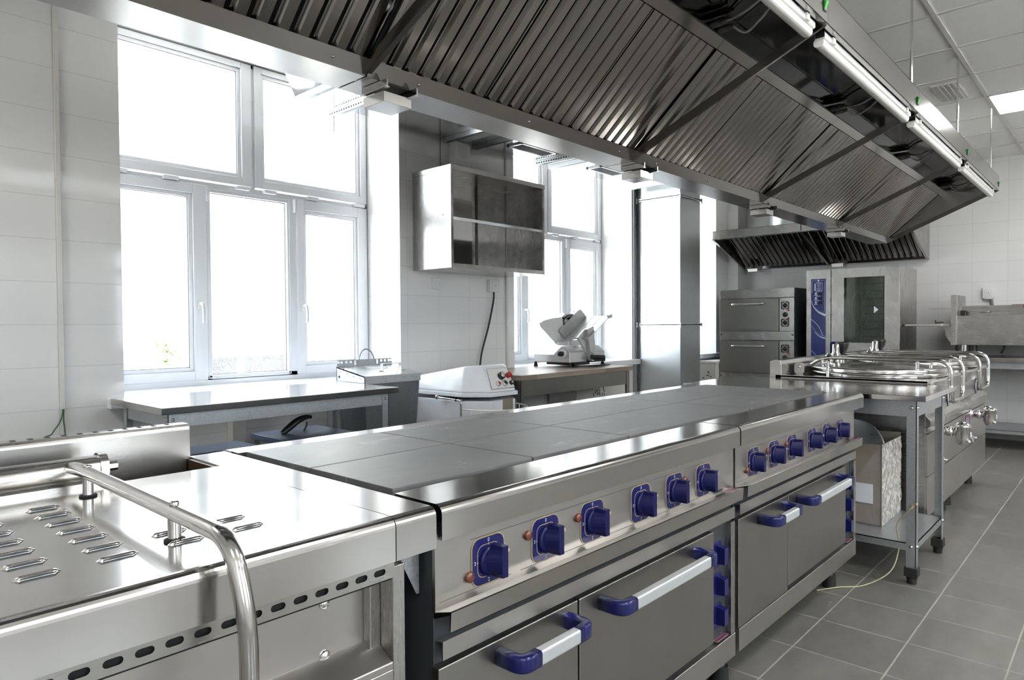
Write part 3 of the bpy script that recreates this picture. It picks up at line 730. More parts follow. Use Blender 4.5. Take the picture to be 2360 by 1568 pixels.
def steel_table(name, label, x0, x1, y0, y1, zt, th, apron, shelf=None, legs=None, mt='steel_x', ma='galvanised', foot=True, lw=.04, inset=.05, bolt=True, cat='table'):
    T = thing(name, ((x0 + x1) / 2, (y0 + y1) / 2, 0), label, cat)
    t = MB().box(x0, x1, y0, y1, zt - th, zt); t.build('tabletop', mt, T, .0025)
    xa, xb, ya, yb = x0 + inset, x1 - inset, y0 + inset, y1 - inset
    a = MB(); z0, z1 = zt - th - apron, zt - th
    a.box(xa + lw * .2, xb - lw * .2, ya, ya + .003, z0, z1); a.box(xa + lw * .2, xb - lw * .2, yb - .003, yb, z0, z1); a.box(xa, xa + .003, ya, yb, z0, z1); a.box(xb - .003, xb, ya, yb, z0, z1)
    a.build('apron', ma, T)
    for sx, x in ((1, xa - .004), (-1, xb + .004)):
        for sy, y in ((1, ya - .004), (-1, yb + .004)):
            l = MB(); e = .003
            l.box(min(x, x + sx * lw), max(x, x + sx * lw), min(y, y + sy * e), max(y, y + sy * e), .06 if foot else 0, z1)
            l.box(min(x, x + sx * e), max(x, x + sx * e), min(y, y + sy * lw), max(y, y + sy * lw), .06 if foot else 0, z1)
            lo = l.build('leg', ma, T)
            if foot:
                cx, cy = x + sx * lw * .5, y + sy * lw * .5
                q = MB().box(cx - .027, cx + .027, cy - .027, cy + .027, .035, .075); q.cyl((cx, cy, 0), (cx, cy, .04), .019, 14, .024); q.build('foot', 'rubber_foot', lo, .002)
            if bolt:
                q = MB()
                for z in ([z1 - apron * .45] + ([shelf - .015] if shelf else [])):
                    q.lathe([(.0, .006), (.006, .005), (.008, 0)], (x + sx * lw * .5, y, z), (0, -sy, 0), 10); q.lathe([(.0, .006), (.006, .005), (.008, 0)], (x, y + sy * lw * .5, z), (-sx, 0, 0), 10)
                q.build('bolt', 'chrome', lo)
    if shelf:
        s = MB().box(xa, xb, ya, yb, shelf - .004, shelf); s.box(xa, xb, ya, ya + .003, shelf - .034, shelf); s.box(xa, xb, yb - .003, yb, shelf - .034, shelf); s.box(xa, xa + .003, ya, yb, shelf - .034, shelf); s.box(xb - .003, xb, ya, yb, shelf - .034, shelf)
        s.build('shelf', 'galvanised', T)
    return T
steel_table('work_table', 'bare steel work table with a lower shelf at the end of the ranges', 3.415, 4.105, .665, 1.835, .857, .024, .075, .185, mt='steel_bright')

def carton():
    T = thing('cardboard_box', (3.86, 1.06, .185), 'open cardboard box wrapped in clear plastic on the low shelf of the steel table', 'box')
    x0, x1, y0, y1, z0, z1 = 3.66, 4.03, .902, 1.30, .1855, .585
    b = MB(); t = .006
    b.box(x0, x1, y0, y1, z0, z0 + t); b.box(x0, x0 + t, y0, y1, z0, z1); b.box(x1 - t, x1, y0, y1, z0, z1 + .02); b.box(x0, x1, y0, y0 + t, z0, z1); b.box(x0, x1, y1 - t, y1, z0, z1 + .015)
    b.build('carton', 'cardboard', T, .002)
    w = MB(); n = 16; rr = random.Random(5)
    def sheet(o, u, v, nrm, nu, nv, amp, skip=None):
        o, u, v, nrm = map(Vector, (o, u, v, nrm)); vs = []
        for j in range(nv + 1):
            for i in range(nu + 1):
                e = 0 if i in (0, nu) or j in (0, nv) else 1
                vs.append(o + u * i / nu + v * j / nv + nrm * (.003 + e * rr.uniform(0, amp)))
        fs = [(j * (nu + 1) + i, j * (nu + 1) + i + 1, (j + 1) * (nu + 1) + i + 1, (j + 1) * (nu + 1) + i) for j in range(nv) for i in range(nu) if not skip or skip(i / nu, j / nv)]
        w.add(vs, fs, True)
    sheet((x0, y0, z0), (x1 - x0, 0, 0), (0, 0, z1 - z0), (0, -1, 0), 14, 16, .010)
    w.build('plastic_wrap', 'wrap_film', T)
    w = MB()
    vs = [(x0 - .004, y0, z0 + .0), (x0 - .004, y0, z1), (x0 - .004, y1 * .5 + y0 * .5, z0 + .10), (x0 - .004, y1, z0 + .02), (x0 - .004, y1, z0)]
    w.add(vs, [(0, 2, 1), (0, 3, 2), (0, 4, 3)]); w.build('clear_film', 'clear_film', T)
    MB().box(x0 - .006, x0 - .0045, .938, 1.06, .292, .388).build('paper_label', 'paper', T)
    d = MB(); d.lathe([(0, 0), (.19, 0), (.192, .006), (.185, .010), (.0, .006)], (3.80, 1.09, .50), (-.85, .25, .35), 40)
    tag(d.build('pan_lid', 'galvanised_bright'), 'round sheet metal lid tucked inside the open cardboard box', 'lid')
carton()
w = MB(); w.tube(spline([(3.462, .728, .355), (3.455, .735, .34), (3.47, .79, .26), (3.47, .78, .16), (3.40, .80, .06), (3.30, .88, .006), (3.20, .96, .005), (3.10, 1.02, .005)], 8), .0028, 8); w.mat(1); w.tube([(3.462, .722, .362), (3.459, .73, .347)], .006, 8); w.lathe([(0, .006), (.008, .004), (.008, 0)], (3.461, .7105, .366), (0, -1, 0), 10)
tag(w.build('earth_wire', ['wire_yellow', 'beige_plastic']), 'thin yellowish earth wire bolted to the table leg and trailing onto the floor', 'wire')

def boiling_kettle():
    x0, x1 = 4.125, 5.075; xc = (x0 + x1) / 2; yf, yb, zt = .795, 1.60, .873
    T = thing('boiling_kettle', (xc, 1.2, 0), 'steel boiling kettle with a round hinged lid, right behind the plain steel table', 'boiling kettle', 'boiling kettles in the cooking line')
    b = MB(); b.box(x0, x1, yf + .012, yb, .15, .80); b.build('body', 'steel_y', T, .002)
    f = MB(); f.box(x0 + .002, x1 - .002, yf, yf + .014, .15, .362); f.build('lower_panel', 'steel_front', T, .002)
    f = MB(); f.box(x0 + .002, x1 - .002, yf, yf + .014, .367, .590); f.build('middle_panel', 'steel_front', T, .002)
    f = MB(); f.box(x0 + .002, x1 - .002, yf, yf + .014, .596, .628); f.prism([(yf + .014, .632), (yf - .012, .632), (yf - .012, .662), (yf + .014, .694)], 'x', x0 + .002, x1 - .002); f.build('ledge', 'steel_x', T, .0015)
    f = MB(); f.box(x0 + .002, x1 - .002, yf + .010, yf + .016, .694, .802); f.build('control_panel', 'steel_front', T)
    t = MB(); t.prism(skirt_profile(yf - .012, yb, zt, .802, .016), 'x', x0, x1); t.box(x0, x0 + .002, yf + .004, yb, .79, zt - .002); t.build('top_plate', 'steel_lid', T, .0015)
    t = MB(); t.prism([(yb - .035, zt - .03), (yb - .035, zt + .065), (yb - .027, zt + .088), (yb, zt + .092), (yb + .035, zt + .08), (yb + .035, zt - .03)], 'x', x0, x1); t.build('backsplash', 'steel_x', T, .003)
    yc = 1.165
    l = MB(); l.lathe([(.375, .010), (.39, .010), (.39, .012), (.385, .020), (.33, .022), (.33, 0)], (xc, yc, zt), n=56); l.build('vessel_rim', 'steel_polished', T)
    l = MB(); l.lathe([(0, .068), (.12, .066), (.25, .058), (.33, .048), (.368, .046), (.376, .043), (.378, .038), (.378, .018), (.374, .014), (.33, .014)], (xc, yc, zt), n=64); lid = l.build('lid', 'steel_polished', T)
    h = MB()
    for s in (-1, 1):
        x = xc + s * .18
        h.tube(bend([(x, 1.50, zt + .045), (x, 1.42, zt + .098), (x, .742, zt + .095), (x, .742, .738), (xc, .742, .738)], .075, 9), .0115, 14)
        h.cyl((x, yc - .26, zt + .05), (x, yc - .26, zt + .09), .010, 12); h.cyl((x, yc + .26, zt + .05), (x, yc + .26, zt + .09), .010, 12)
    h.build('lid_handle', 'steel_polished', T)
    g = MB(); g.cyl((xc - .30, 1.515, zt + .045), (xc + .30, 1.515, zt + .045), .020, 18)
    for s in (-1, 1): g.prism(rrect(1.485, 1.545, zt, zt + .07, .02), 'x', xc + s * .31 - .008, xc + s * .31 + .008); g.lathe([(0, .006), (.008, .004), (.009, 0)], (xc + s * .318, 1.515, zt + .045), (s, 0, 0), 12)
    g.build('lid_hinge', 'steel_x', T)
    # clamp post at the near side of the lid
    c = MB().cyl((xc - .36, yc + .17, zt), (xc - .36, yc + .17, zt + .085), .009, 12); c.lathe([(0, 0), (.014, 0), (.014, .004), (0, .004)], (xc - .36, yc + .17, zt + .045), n=12); c.ell((xc - .33, yc + .19, zt + .075), (.022, 0, 0), (0, .009, 0), (0, 0, .009)); c.ell((xc - .30, yc + .21, zt + .07), (.012, 0, 0), (0, .012, 0), (0, 0, .014)); c.build('lid_clamp', 'chrome', T)
    for k, (x, y) in enumerate(((xc + .155, 1.49), (xc + .295, 1.49), (xc + .435, 1.49))):
        v = MB(); z = zt
        if k == 0: v.lathe([(.012, 0), (.020, .01), (.024, .03), (.022, .055), (.028, .062), (.028, .085), (.020, .10), (.008, .108), (.006, .125), (0, .126)], (x, y, z), n=22); mt = ['chrome']; nm = 'air_valve'
        elif k == 1: v.lathe([(.02, 0), (.034, .02), (.040, .05), (.038, .075), (.030, .10), (.022, .115), (.0215, .165), (.017, .169), (0, .17)], (x, y, z), n=26); mt = ['chrome']; nm = 'safety_valve'
        else:
            v.cyl((x, y, z), (x, y, z + .10), .016, 16); v.cyl((x, y, z + .06), (x + .03, y, z + .06), .014, 12); v.mat(1)
            v.lathe([(.016, .09), (.020, .105), (.034, .13), (.043, .165), (.043, .178), (.036, .180), (.032, .17), (0, .165)], (x, y, z), n=26); mt = ['chrome', 'black_plastic']; nm = 'filling_funnel'
        v.build(nm, mt, T)
    xt = xc - .155; yt = .690; z0 = .563
    v = MB(); v.lathe([(0, 0), (.034, 0), (.034, .004), (.022, .006), (.022, .030), (.028, .032), (.028, .060), (.020, .062), (.018, .09)], (xt, yf, z0 + .012), (0, -1, 0), 24)
    v.lathe([(.004, -.060), (.022, -.056), (.032, -.040), (.037, -.020), (.037, .040), (.042, .041), (.042, .049), (.036, .053), (.030, .064), (.014, .071), (0, .072)], (xt, yt, z0), n=30)
    for q in range(6): a = q * pi / 3; v.ell((xt + .034 * cos(a), yt + .034 * sin(a), z0 + .052), (.006, 0, 0), (0, .006, 0), (0, 0, .006), 8, 6)
    v.ell((xt - .02, yt - .03, z0 - .035), (.012, 0, 0), (0, .012, 0), (0, 0, .012), 10, 8)
    v.mat(1); v.box(xt - .012 + .008, xt + .022, yt - .039, yt - .033, z0 - .012, z0 + .012)
    v.build('drain_valve', ['chrome', 'paper'], T)
    v = MB(); x, z = xc - .26, .425; v.cyl((x, yf, z), (x, yf - .03, z), .009, 12); v.cyl((x, yf - .03, z - .022), (x, yf - .03, z + .022), .008, 12); v.ell((x, yf - .045, z + .005), (.013, 0, 0), (0, .010, 0), (0, 0, .009)); v.build('drain_cock', 'chrome', T)
    d = MB(); x, z = xc + .12, .742; yp = yf + .010
    d.mat(1).prism([(x + .053 * cos(a), z + .053 * sin(a)) for a in [2 * pi * i / 32 for i in range(32)]], 'y', yp - .003, yp); d.mat(0).prism([(x + .040 * cos(a), z + .040 * sin(a)) for a in [2 * pi * i / 32 for i in range(32)]], 'y', yp - .005, yp - .001)
    d.mat(2).hexa([(x - .006, yp - .028, z - .03), (x + .006, yp - .028, z - .03), (x + .008, yp - .004, z - .034), (x - .008, yp - .004, z - .034), (x - .006, yp - .028, z + .03), (x + .006, yp - .028, z + .03), (x + .008, yp - .004, z + .034), (x - .008, yp - .004, z + .034)])
    d.build('dial', ['plastic_white', 'blue_plastic', 'gland_grey'], T)
    for x in (x0 + .08, x1 - .08):
        for y in (yf + .10, yb - .1):
            k = MB().cyl((x, y, .05), (x, y, .155), .022, 14); k.mat(1); k.cyl((x, y, 0), (x, y, .06), .034, 16, .030); k.build('foot', ['steel_z', 'rubber_foot'], T)
    return T
K1 = boiling_kettle()
K2 = copy_thing(K1, (.952, 0, 0), 'steel boiling kettle with a round hinged lid, at the far end of the cooking line')
q = MB(); q.mat(1).box(5.20, 5.385, .7938, .795, .445, .585); q.mat(0).box(5.215, 5.37, .793, .7945, .455, .578); q.mat(2)
for k in range(7): q.box(5.23, 5.33, .7926, .7932, .470 + .014 * k, .474 + .014 * k)
q.build('instruction_label', ['label_purple', 'steel_front', 'numeral'], K2)
# ================================================================ ISLAND HOOD
SEAM = [-.195, 1.010, 2.215, 3.420, 4.625, 5.830]
def baffle(m, o, u, d, n, w, L, pitch=.050, face=.037, deep=.018):
    # pressed baffle filter: o corner, u along row, d up the slope, n outward (towards the viewer)
    o, u, d, n = map(Vector, (o, u, d, n))
    k = int(round(w / pitch)); pitch = w / k
    back = o - n * deep
    m.mat(1).obox(back + u * w / 2 + d * L / 2 - n * .004, u * w / 2, d * L / 2, n * .002); m.mat(0)
    for i in range(k):
        a = o + u * (pitch * i + (pitch - face) / 2)
        fl = .0065; c0 = a + d * .004; D = d * (L - .008)
        q = [c0 - n * deep * .8, c0 + u * .0006 - n * .008, c0 + u * fl, c0 + u * (face - fl), c0 + u * (face - .0006) - n * .008, c0 + u * face - n * deep * .8]
        vs = q + [x + D for x in q] + [x - n * .001 for x in q[1:5]] + [x - n * .001 + D for x in q[1:5]]
        m.add(vs, [(k_, k_ + 1, k_ + 7, k_ + 6) for k_ in range(5)] + [(12 + k_ + 1, 12 + k_, 16 + k_, 16 + k_ + 1) for k_ in range(3)])
        m.add([q[1], q[2], q[3], q[4], q[4] - n * .006, q[1] - n * .006], [(0, 1, 2, 3, 4, 5)])
        # return lips of the rear row, catching light in the gaps
        m.obox(a + u * (face + (pitch - face) * .82) + d * L / 2 - n * .009, u * .0022, d * (L / 2 - .006), n * .0010)
        m.obox(a + u * face / 2 + d * .004 - n * .006, u * face / 2, d * .0008, n * .006)
def island_hood():
    T = thing('island_hood', (2.8, 1.41, 1.75), 'long stainless island exhaust hood with sloping grease filters hanging over the ranges', 'hood')
    xa, xb = SEAM[0], SEAM[-1]
    yr, yg, zg = .700, 1.405, 1.800
    mirror = lambda y: 2.93 - y      # left half of the hood
    for a, b in zip(SEAM[:-1], SEAM[1:]):
        m = MB(); e = .0012
        m.box(a + e, b - e, yr, yr + .0015, 2.100, 2.200); m.box(a + e, b - e, yr, yr + .02, 2.100, 2.1015); m.box(a + e, b - e, yr + .018, yr + .02, 2.100, 2.112)
        m.box(a + e, b - e, yr, 1.04, 2.1985, 2.2005)
        m.build('rim_panel', 'steel_rim', T)
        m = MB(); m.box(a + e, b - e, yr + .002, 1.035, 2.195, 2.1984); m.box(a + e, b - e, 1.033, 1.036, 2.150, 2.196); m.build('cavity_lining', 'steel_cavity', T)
        m = MB(); m.obox(((a + b) / 2, 1.0485, 2.1365), ((b - a) / 2 - e, 0, 0), (0, -.0125, .0135), (0, -.0008, -.0008)); m.box(a + e, b - e, 1.030, 1.036, 2.1495, 2.1535); m.build('upper_band', 'steel_hood_shaded', T)
        d = Vector((0, 1.061 - 1.392, 2.124 - 1.828)); L = d.length; d.normalize(); n = Vector((0, -d.z, d.y)); n = n if n.z < 0 else -n
        w = (b - a - .014) / 3
        for k in range(3):
            f = MB(); baffle(f, (a + .007 + w * k + .003, 1.392, 1.828), (1, 0, 0), d, n, w - .006, L)
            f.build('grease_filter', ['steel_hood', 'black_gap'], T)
    # gutter: lip on the right, bottom, left half mirrored
    m = MB()
    for a, b in zip(SEAM[:-1], SEAM[1:]):
        e = .0025
        m.mat(1).prism([(1.402, 1.797), (1.382, 1.834), (1.3835, 1.8348), (1.4035, 1.7978)], 'x', a + e, b - e); m.mat(0)
        m.prism([(1.4022, 1.797), (1.4035, 1.799), (1.523, 1.799), (1.5465, 1.8348), (1.548, 1.834), (1.526, 1.797)], 'x', a + e, b - e)
        for x in (a + .16, (a + b) / 2, b - .10): m.lathe([(0, .003), (.003, .0028), (.0042, 0)], (x, 1.3925, 1.8145), (0, -.88, -.48), 10)
    m.build('gutter', ['steel_gutter', 'steel_hood_shaded'], T)
    m = MB()
    for s in SEAM: 
        if s == SEAM[0]: continue
        x = s - (.012 if s == xb else 0)
        p0, p1 = Vector((x, 1.398, 1.805)), Vector((x, .706, 2.104))
        dd = (p1 - p0); nn = Vector((0, dd.z, -dd.y)).normalized()
        m.obox((p0 + p1) / 2 - Vector((0, .0, -.009)), (.010, 0, 0), dd / 2, nn * .012); m.obox((p0 + p1) / 2 - Vector((.006, .001, .004)), (.003, 0, 0), dd / 2, nn * .004)
        m.build('divider_bar', 'steel_hood_shaded', T); m = MB()
    m = MB(); x = xb - .003
    for sy in (1, -1):
        q = [(1.40, 1.80), (yr + .002, 2.102), (yr + .002, 2.199), (1.465, 2.199), (1.465, 1.80)]
        if sy < 0: q = [(mirror(a), b) for a, b in q]
        m.prism(q, 'x', x, x + .003)
    m.build('end_panel', 'steel_gutter', T)
    yl = mirror(yr)
    for a, b in zip(SEAM[:-1], SEAM[1:]):      # left half, facing the windows
        e = .0012; m = MB(); m.box(a + e, b - e, yl - .0015, yl, 2.100, 2.200); m.box(a + e, b - e, yl - .02, yl, 2.100, 2.1015); m.box(a + e, b - e, yl - .34, yl, 2.1985, 2.2005); m.build('rim_panel', 'steel_rim', T)
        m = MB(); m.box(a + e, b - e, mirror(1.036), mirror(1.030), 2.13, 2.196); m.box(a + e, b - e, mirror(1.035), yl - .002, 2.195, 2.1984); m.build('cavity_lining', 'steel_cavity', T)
        d = Vector((0, .331, .296)); L = d.length; d.normalize(); n = Vector((0, d.z, -d.y)); w = (b - a - .014) / 3
        for k in range(3):
            f = MB(); baffle(f, (a + .007 + w * k + .003, mirror(1.392), 1.828), (1, 0, 0), d, n, w - .006, L)
            f.build('grease_filter', ['steel_hood', 'black_gap'], T)
    for s in SEAM[1:5]:
        c = MB(); x0, x1, y0, y1, z0, z1 = s + .046, s + .134, 1.392, 1.478, 1.746, 1.772; t = .0012
        c.box(x0, x1, y0, y1, z0, z0 + t); c.box(x0, x0 + t, y0, y1, z0, z1); c.box(x1 - t, x1, y0, y1, z0, z1); c.box(x0, x1, y0, y0 + t, z0, z1); c.box(x0, x1, y1 - t, y1, z0, z1)
        c.box(x0 - .006, x0 - .001, y0 - .02, y1, z1 + .006, z1 + .024); c.box(x1 + .001, x1 + .006, y0 - .02, y1, z1 + .006, z1 + .024); c.box(x0 - .012, x0 + .004, y0 - .02, y1, z1 + .004, z1 + .006); c.box(x1 - .004, x1 + .012, y0 - .02, y1, z1 + .004, z1 + .006)
        c.mat(1).box(x0 + .004, x1 - .004, y0 + .004, y1, 1.7925, 1.7968); c.mat(0)
        c.build('grease_cup', ['steel_polished', 'black_gap'], T, .0008)
    for a, b in zip(SEAM[:-1], SEAM[1:]):
        l = MB(); l.prism(rrect(.722, .754, 2.078, 2.100, .006, 3), 'x', a + .045, b - .045); l.mat(1).prism(rrect(.728, .760, 2.056, 2.084, .012, 4), 'x', a + .050, b - .050); l.mat(0)
        for x in (a + .12, b - .12): l.box(x - .012, x + .012, .716, .722, 2.078, 2.098)
        l.mat(2).box(a + .042, a + .052, .724, .752, 2.082, 2.108); l.box(b - .052, b - .042, .724, .752, 2.082, 2.108)
        l.build('lamp_fitting', ['plastic_white', 'lamp_tube', 'black_plastic'], T, .001)
        s = MB(); x = b - .032; s.box(x - .012, x + .012, yr - .003, yr, 2.128, 2.160); s.mat(1).hexa([(x - .008, yr - .003, 2.133), (x + .008, yr - .003, 2.133), (x + .008, yr, 2.133), (x - .008, yr, 2.133), (x - .008, yr - .010, 2.156), (x + .008, yr - .010, 2.156), (x + .008, yr, 2.156), (x - .008, yr, 2.156)]); s.build('lamp_switch', ['black_plastic', 'switch_green'], T)
        gl = MB()
        for dx, z in ((-.035, 2.165), (-.012, 2.180), (.018, 2.165)):
            gl.cyl((b + dx - .06, 1.034, z), (b + dx - .06, .998, z), .011, 12); gl.cyl((b + dx - .06, 1.0, z), (b + dx - .06, .982, z), .008, 10)
        gl.build('cable_gland', 'gland_grey', T)
        rr = random.Random(int(b * 100))
        for q, (dx, z) in enumerate(((-.035, 2.165), (-.012, 2.180), (.018, 2.165))):
            x = b + dx - .06; k = .02 * (q - 1)
            cb = MB().tube(spline([(x, .985, z), (x - .01 + k, .945, z - .012 - .008 * q), (x - .05 + k, .88, z - .018), (x - .05 + k * .5, .82, 2.180), (x - .02 + k * 3, .77, 2.165), (x - .05 + k * 4, .742, 2.102)], 8), .0042, 8)
            cb.build('cable', 'cable_white' if q != 1 else 'gland_grey', T)
        c = MB().box(b - .135, b - .105, .812, .826, 2.170, 2.195); c.build('cable_clip', 'gland_grey', T)
    r = MB(); r.box(xa, 6.42, .800, .840, 2.2006, 2.222); r.build('hanger_rail', 'steel_gutter', T)
    for x in (3.84, 5.04, 6.375, 2.6, .3):
        for dx in ((-.010, .010) if x < 6 else (0,)):
            MB().cyl((x + dx, .820, 2.21), (x + dx, .820, ZC), .0042, 8).build('hanger_rod', 'chrome', T)
    q = MB(); q.prism([(.845, 2.2006), (2.1, 2.2006), (1.95, 2.58), (.98, 2.58)], 'x', xa, xb)
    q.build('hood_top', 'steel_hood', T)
island_hood()

def duct():
    T = thing('ventilation_duct', (6.2, 3.5, 0), 'galvanised ventilation duct running under the ceiling along the windows and dropping down the wall pier', 'duct')
    z0, ya, yb = 2.566, 3.255, 3.738
    d = MB(); d.box(2.18, 6.41, ya, yb, z0, ZC - .004); d.build('horizontal_run', 'galvanised_duct', T, .002)
    d = MB(); d.hexa([(1.87, 3.30, z0 + .25), (2.176, ya, z0), (2.176, yb, z0), (1.87, 3.50, z0 + .25), (1.87, 3.30, ZC - .004), (2.176, ya, ZC - .004), (2.176, yb, ZC - .004), (1.87, 3.50, ZC - .004)]); d.build('tapered_end', 'galvanised_duct', T)
    for z0_, z1_ in ((0.0, 1.176), (1.186, 2.432), (2.442, 2.566)):
        d = MB(); d.box(6.0, 6.41, ya, yb, z0_, z1_)
        d.build('riser', 'galvanised_riser', T, .002)
    for z in (1.181, 2.437):
        f = MB(); f.box(5.985, 6.425, ya - .015, yb, z - .004, z + .004); f.box(5.985, 5.99, ya - .015, yb, z - .014, z + .014); f.box(5.985, 6.425, ya - .015, ya - .010, z - .014, z + .014)
        for x, y in ((5.982, ya - .012), (5.982, yb - .004), (6.428, ya - .012)): f.cyl((x, y, z - .03), (x, y, z + .025), .006, 8)
        f.build('flange', 'galvanised_bright', T)
    for x in (2.19, 2.49, 3.40, 3.69, 4.42, 4.60, 5.86):
        per = x in (2.49, 4.42)
        c = MB(); h = .034; yo = yb + .012 if not per else yb + (.10 if x < 3 else .012)
        yo = min(yo, 3.748 if 2.967 < x < 4.142 else 9)
        y0 = ya - .02
        c.box(x - .015, x + .015, y0, yo, z0 - .003, z0 - .001); c.box(x - .017, x - .014, y0, yo, z0 - h, z0 - .001); c.box(x + .014, x + .017, y0, yo, z0 - h, z0 - .001)
        c.mat(1)
        if per:
            k = 0; y = y0 + .01
            while y < yo - .02: c.box(x - .0174, x - .0166, y, y + .014, z0 - h * .68, z0 - h * .4); y += .026
        c.mat(0)
        if x == 2.49: c.cyl((x, yo - .03, z0 - .13), (x, yo - .03, z0 + .25), .004, 8)
        if x == 4.42: c.cyl((x, 3.70, z0 - .07), (x, 3.70, z0), .004, 8)
        c.build('hanger_channel', ['galvanised_bright', 'black_gap'], T)
    for x0, x1 in ((3.875, 4.30), (4.905, 5.31)):
        g = MB(); y0, y1 = 3.415, 3.575
        g.box(x0, x1, y0, y0 + .018, z0 - .012, z0); g.box(x0, x1, y1 - .018, y1, z0 - .012, z0); g.box(x0, x0 + .018, y0, y1, z0 - .012, z0); g.box(x1 - .018, x1, y0, y1, z0 - .012, z0)
        for k in range(8): y = y0 + .022 + .0155 * k; g.obox(((x0 + x1) / 2, y + .005, z0 - .006), ((x1 - x0) / 2 - .016, 0, 0), (0, .006, .004), (0, -.0004, .0006))
        g.mat(1).box(x0 + .01, x1 - .01, y0 + .01, y1 - .01, z0 - .002, z0 - .0005)
        g.build('grille', ['upvc', 'gland_grey'], T)
duct()

# ================================================================ BACK WALL
def wall_hood():
    T = thing('wall_hood', (8, 2.6, 1.85), 'smaller stainless wall hood with two rows of dark baffles above the ovens', 'hood')
    ya, ym, yb = 1.614, 2.605, 3.598
    xl, xg, zl0, zl1, zg = 7.40, 8.27, 2.155, 2.252, 1.872
    for a, b in ((ya, ym), (ym, yb)):
        m = MB(); e = .004
        m.box(xl, xl + .003, a + e, b - e, zl0, zl1); m.box(xl, xl + .06, a + e, b - e, zl0, zl0 + .003); m.build('lip_panel', 'steel_y', T)
        d = Vector((xl + .075 - (xg - .01), 0, 2.165 - (zg + .012))); 
        p0 = Vector((xg - .012, a, zg + .012)); p1 = Vector((7.66, a, 2.205)); d = p1 - p0; L = d.length; d.normalize(); n = Vector((-d.z, 0, d.x)) ; n = n if n.z < 0 else -n
        w = (b - a - .03) / 2
        for k in range(2):
            f = MB(); baffle(f, p0 + Vector((0, .015 + w * k + .004, 0)), (0, 1, 0), d, n, w - .008, L, .058, .043, .022)
            f.build('grease_filter', ['steel_hood', 'black_gap'], T)
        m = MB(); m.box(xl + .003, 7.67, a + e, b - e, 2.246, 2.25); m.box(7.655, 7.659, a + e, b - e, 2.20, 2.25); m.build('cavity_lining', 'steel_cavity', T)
        m = MB(); m.box(xl, XB, a, b, 2.2505, 2.254); m.build('top_panel', 'steel_y', T)
    m = MB(); m.prism([(xg, zg - .012), (xg - .02, zg + .02), (xg - .018, zg + .021), (xg + .002, zg - .010), (XB, zg - .010), (XB, zg - .012)], 'y', ya, yb); m.build('gutter', 'steel_gutter', T)
    for y in (ya, ym, yb):
        p0, p1 = Vector((xg, y, zg - .002)), Vector((xl + .004, y, zl0 + .004)); d = p1 - p0; n = Vector((-d.z, 0, d.x)).normalized()
        MB().obox((p0 + p1) / 2, (0, .012, 0), d / 2, n * .007).build('divider_bar', 'steel_gutter', T)
    for y in (ya, yb - .003):
        MB().prism([(xl, zl0), (xl, zl1), (XB, zl1), (XB, zg - .012), (xg, zg - .012)], 'y', y, y + .003).build('side_panel', 'steel_z', T)
    for y in (2.47, 3.45): 
        c = MB().box(8.16, 8.30, y - .06, y + .06, 1.823, 1.852); c.box(8.15, 8.31, y - .065, y + .065, 1.852, 1.86); c.build('grease_cup', 'steel_polished', T, .001)
    q = MB().cyl((8.0, 2.86, 2.254), (8.0, 2.86, ZC), .30, 40); q.build('exhaust_pipe', 'galvanised_bright', T)
    q = MB()
    for y in (2.70, 2.72): q.cyl((7.62, y, 2.254), (7.62, y, ZC), .004, 8)
    q.build('hanger_rod', 'chrome', T)
wall_hood()

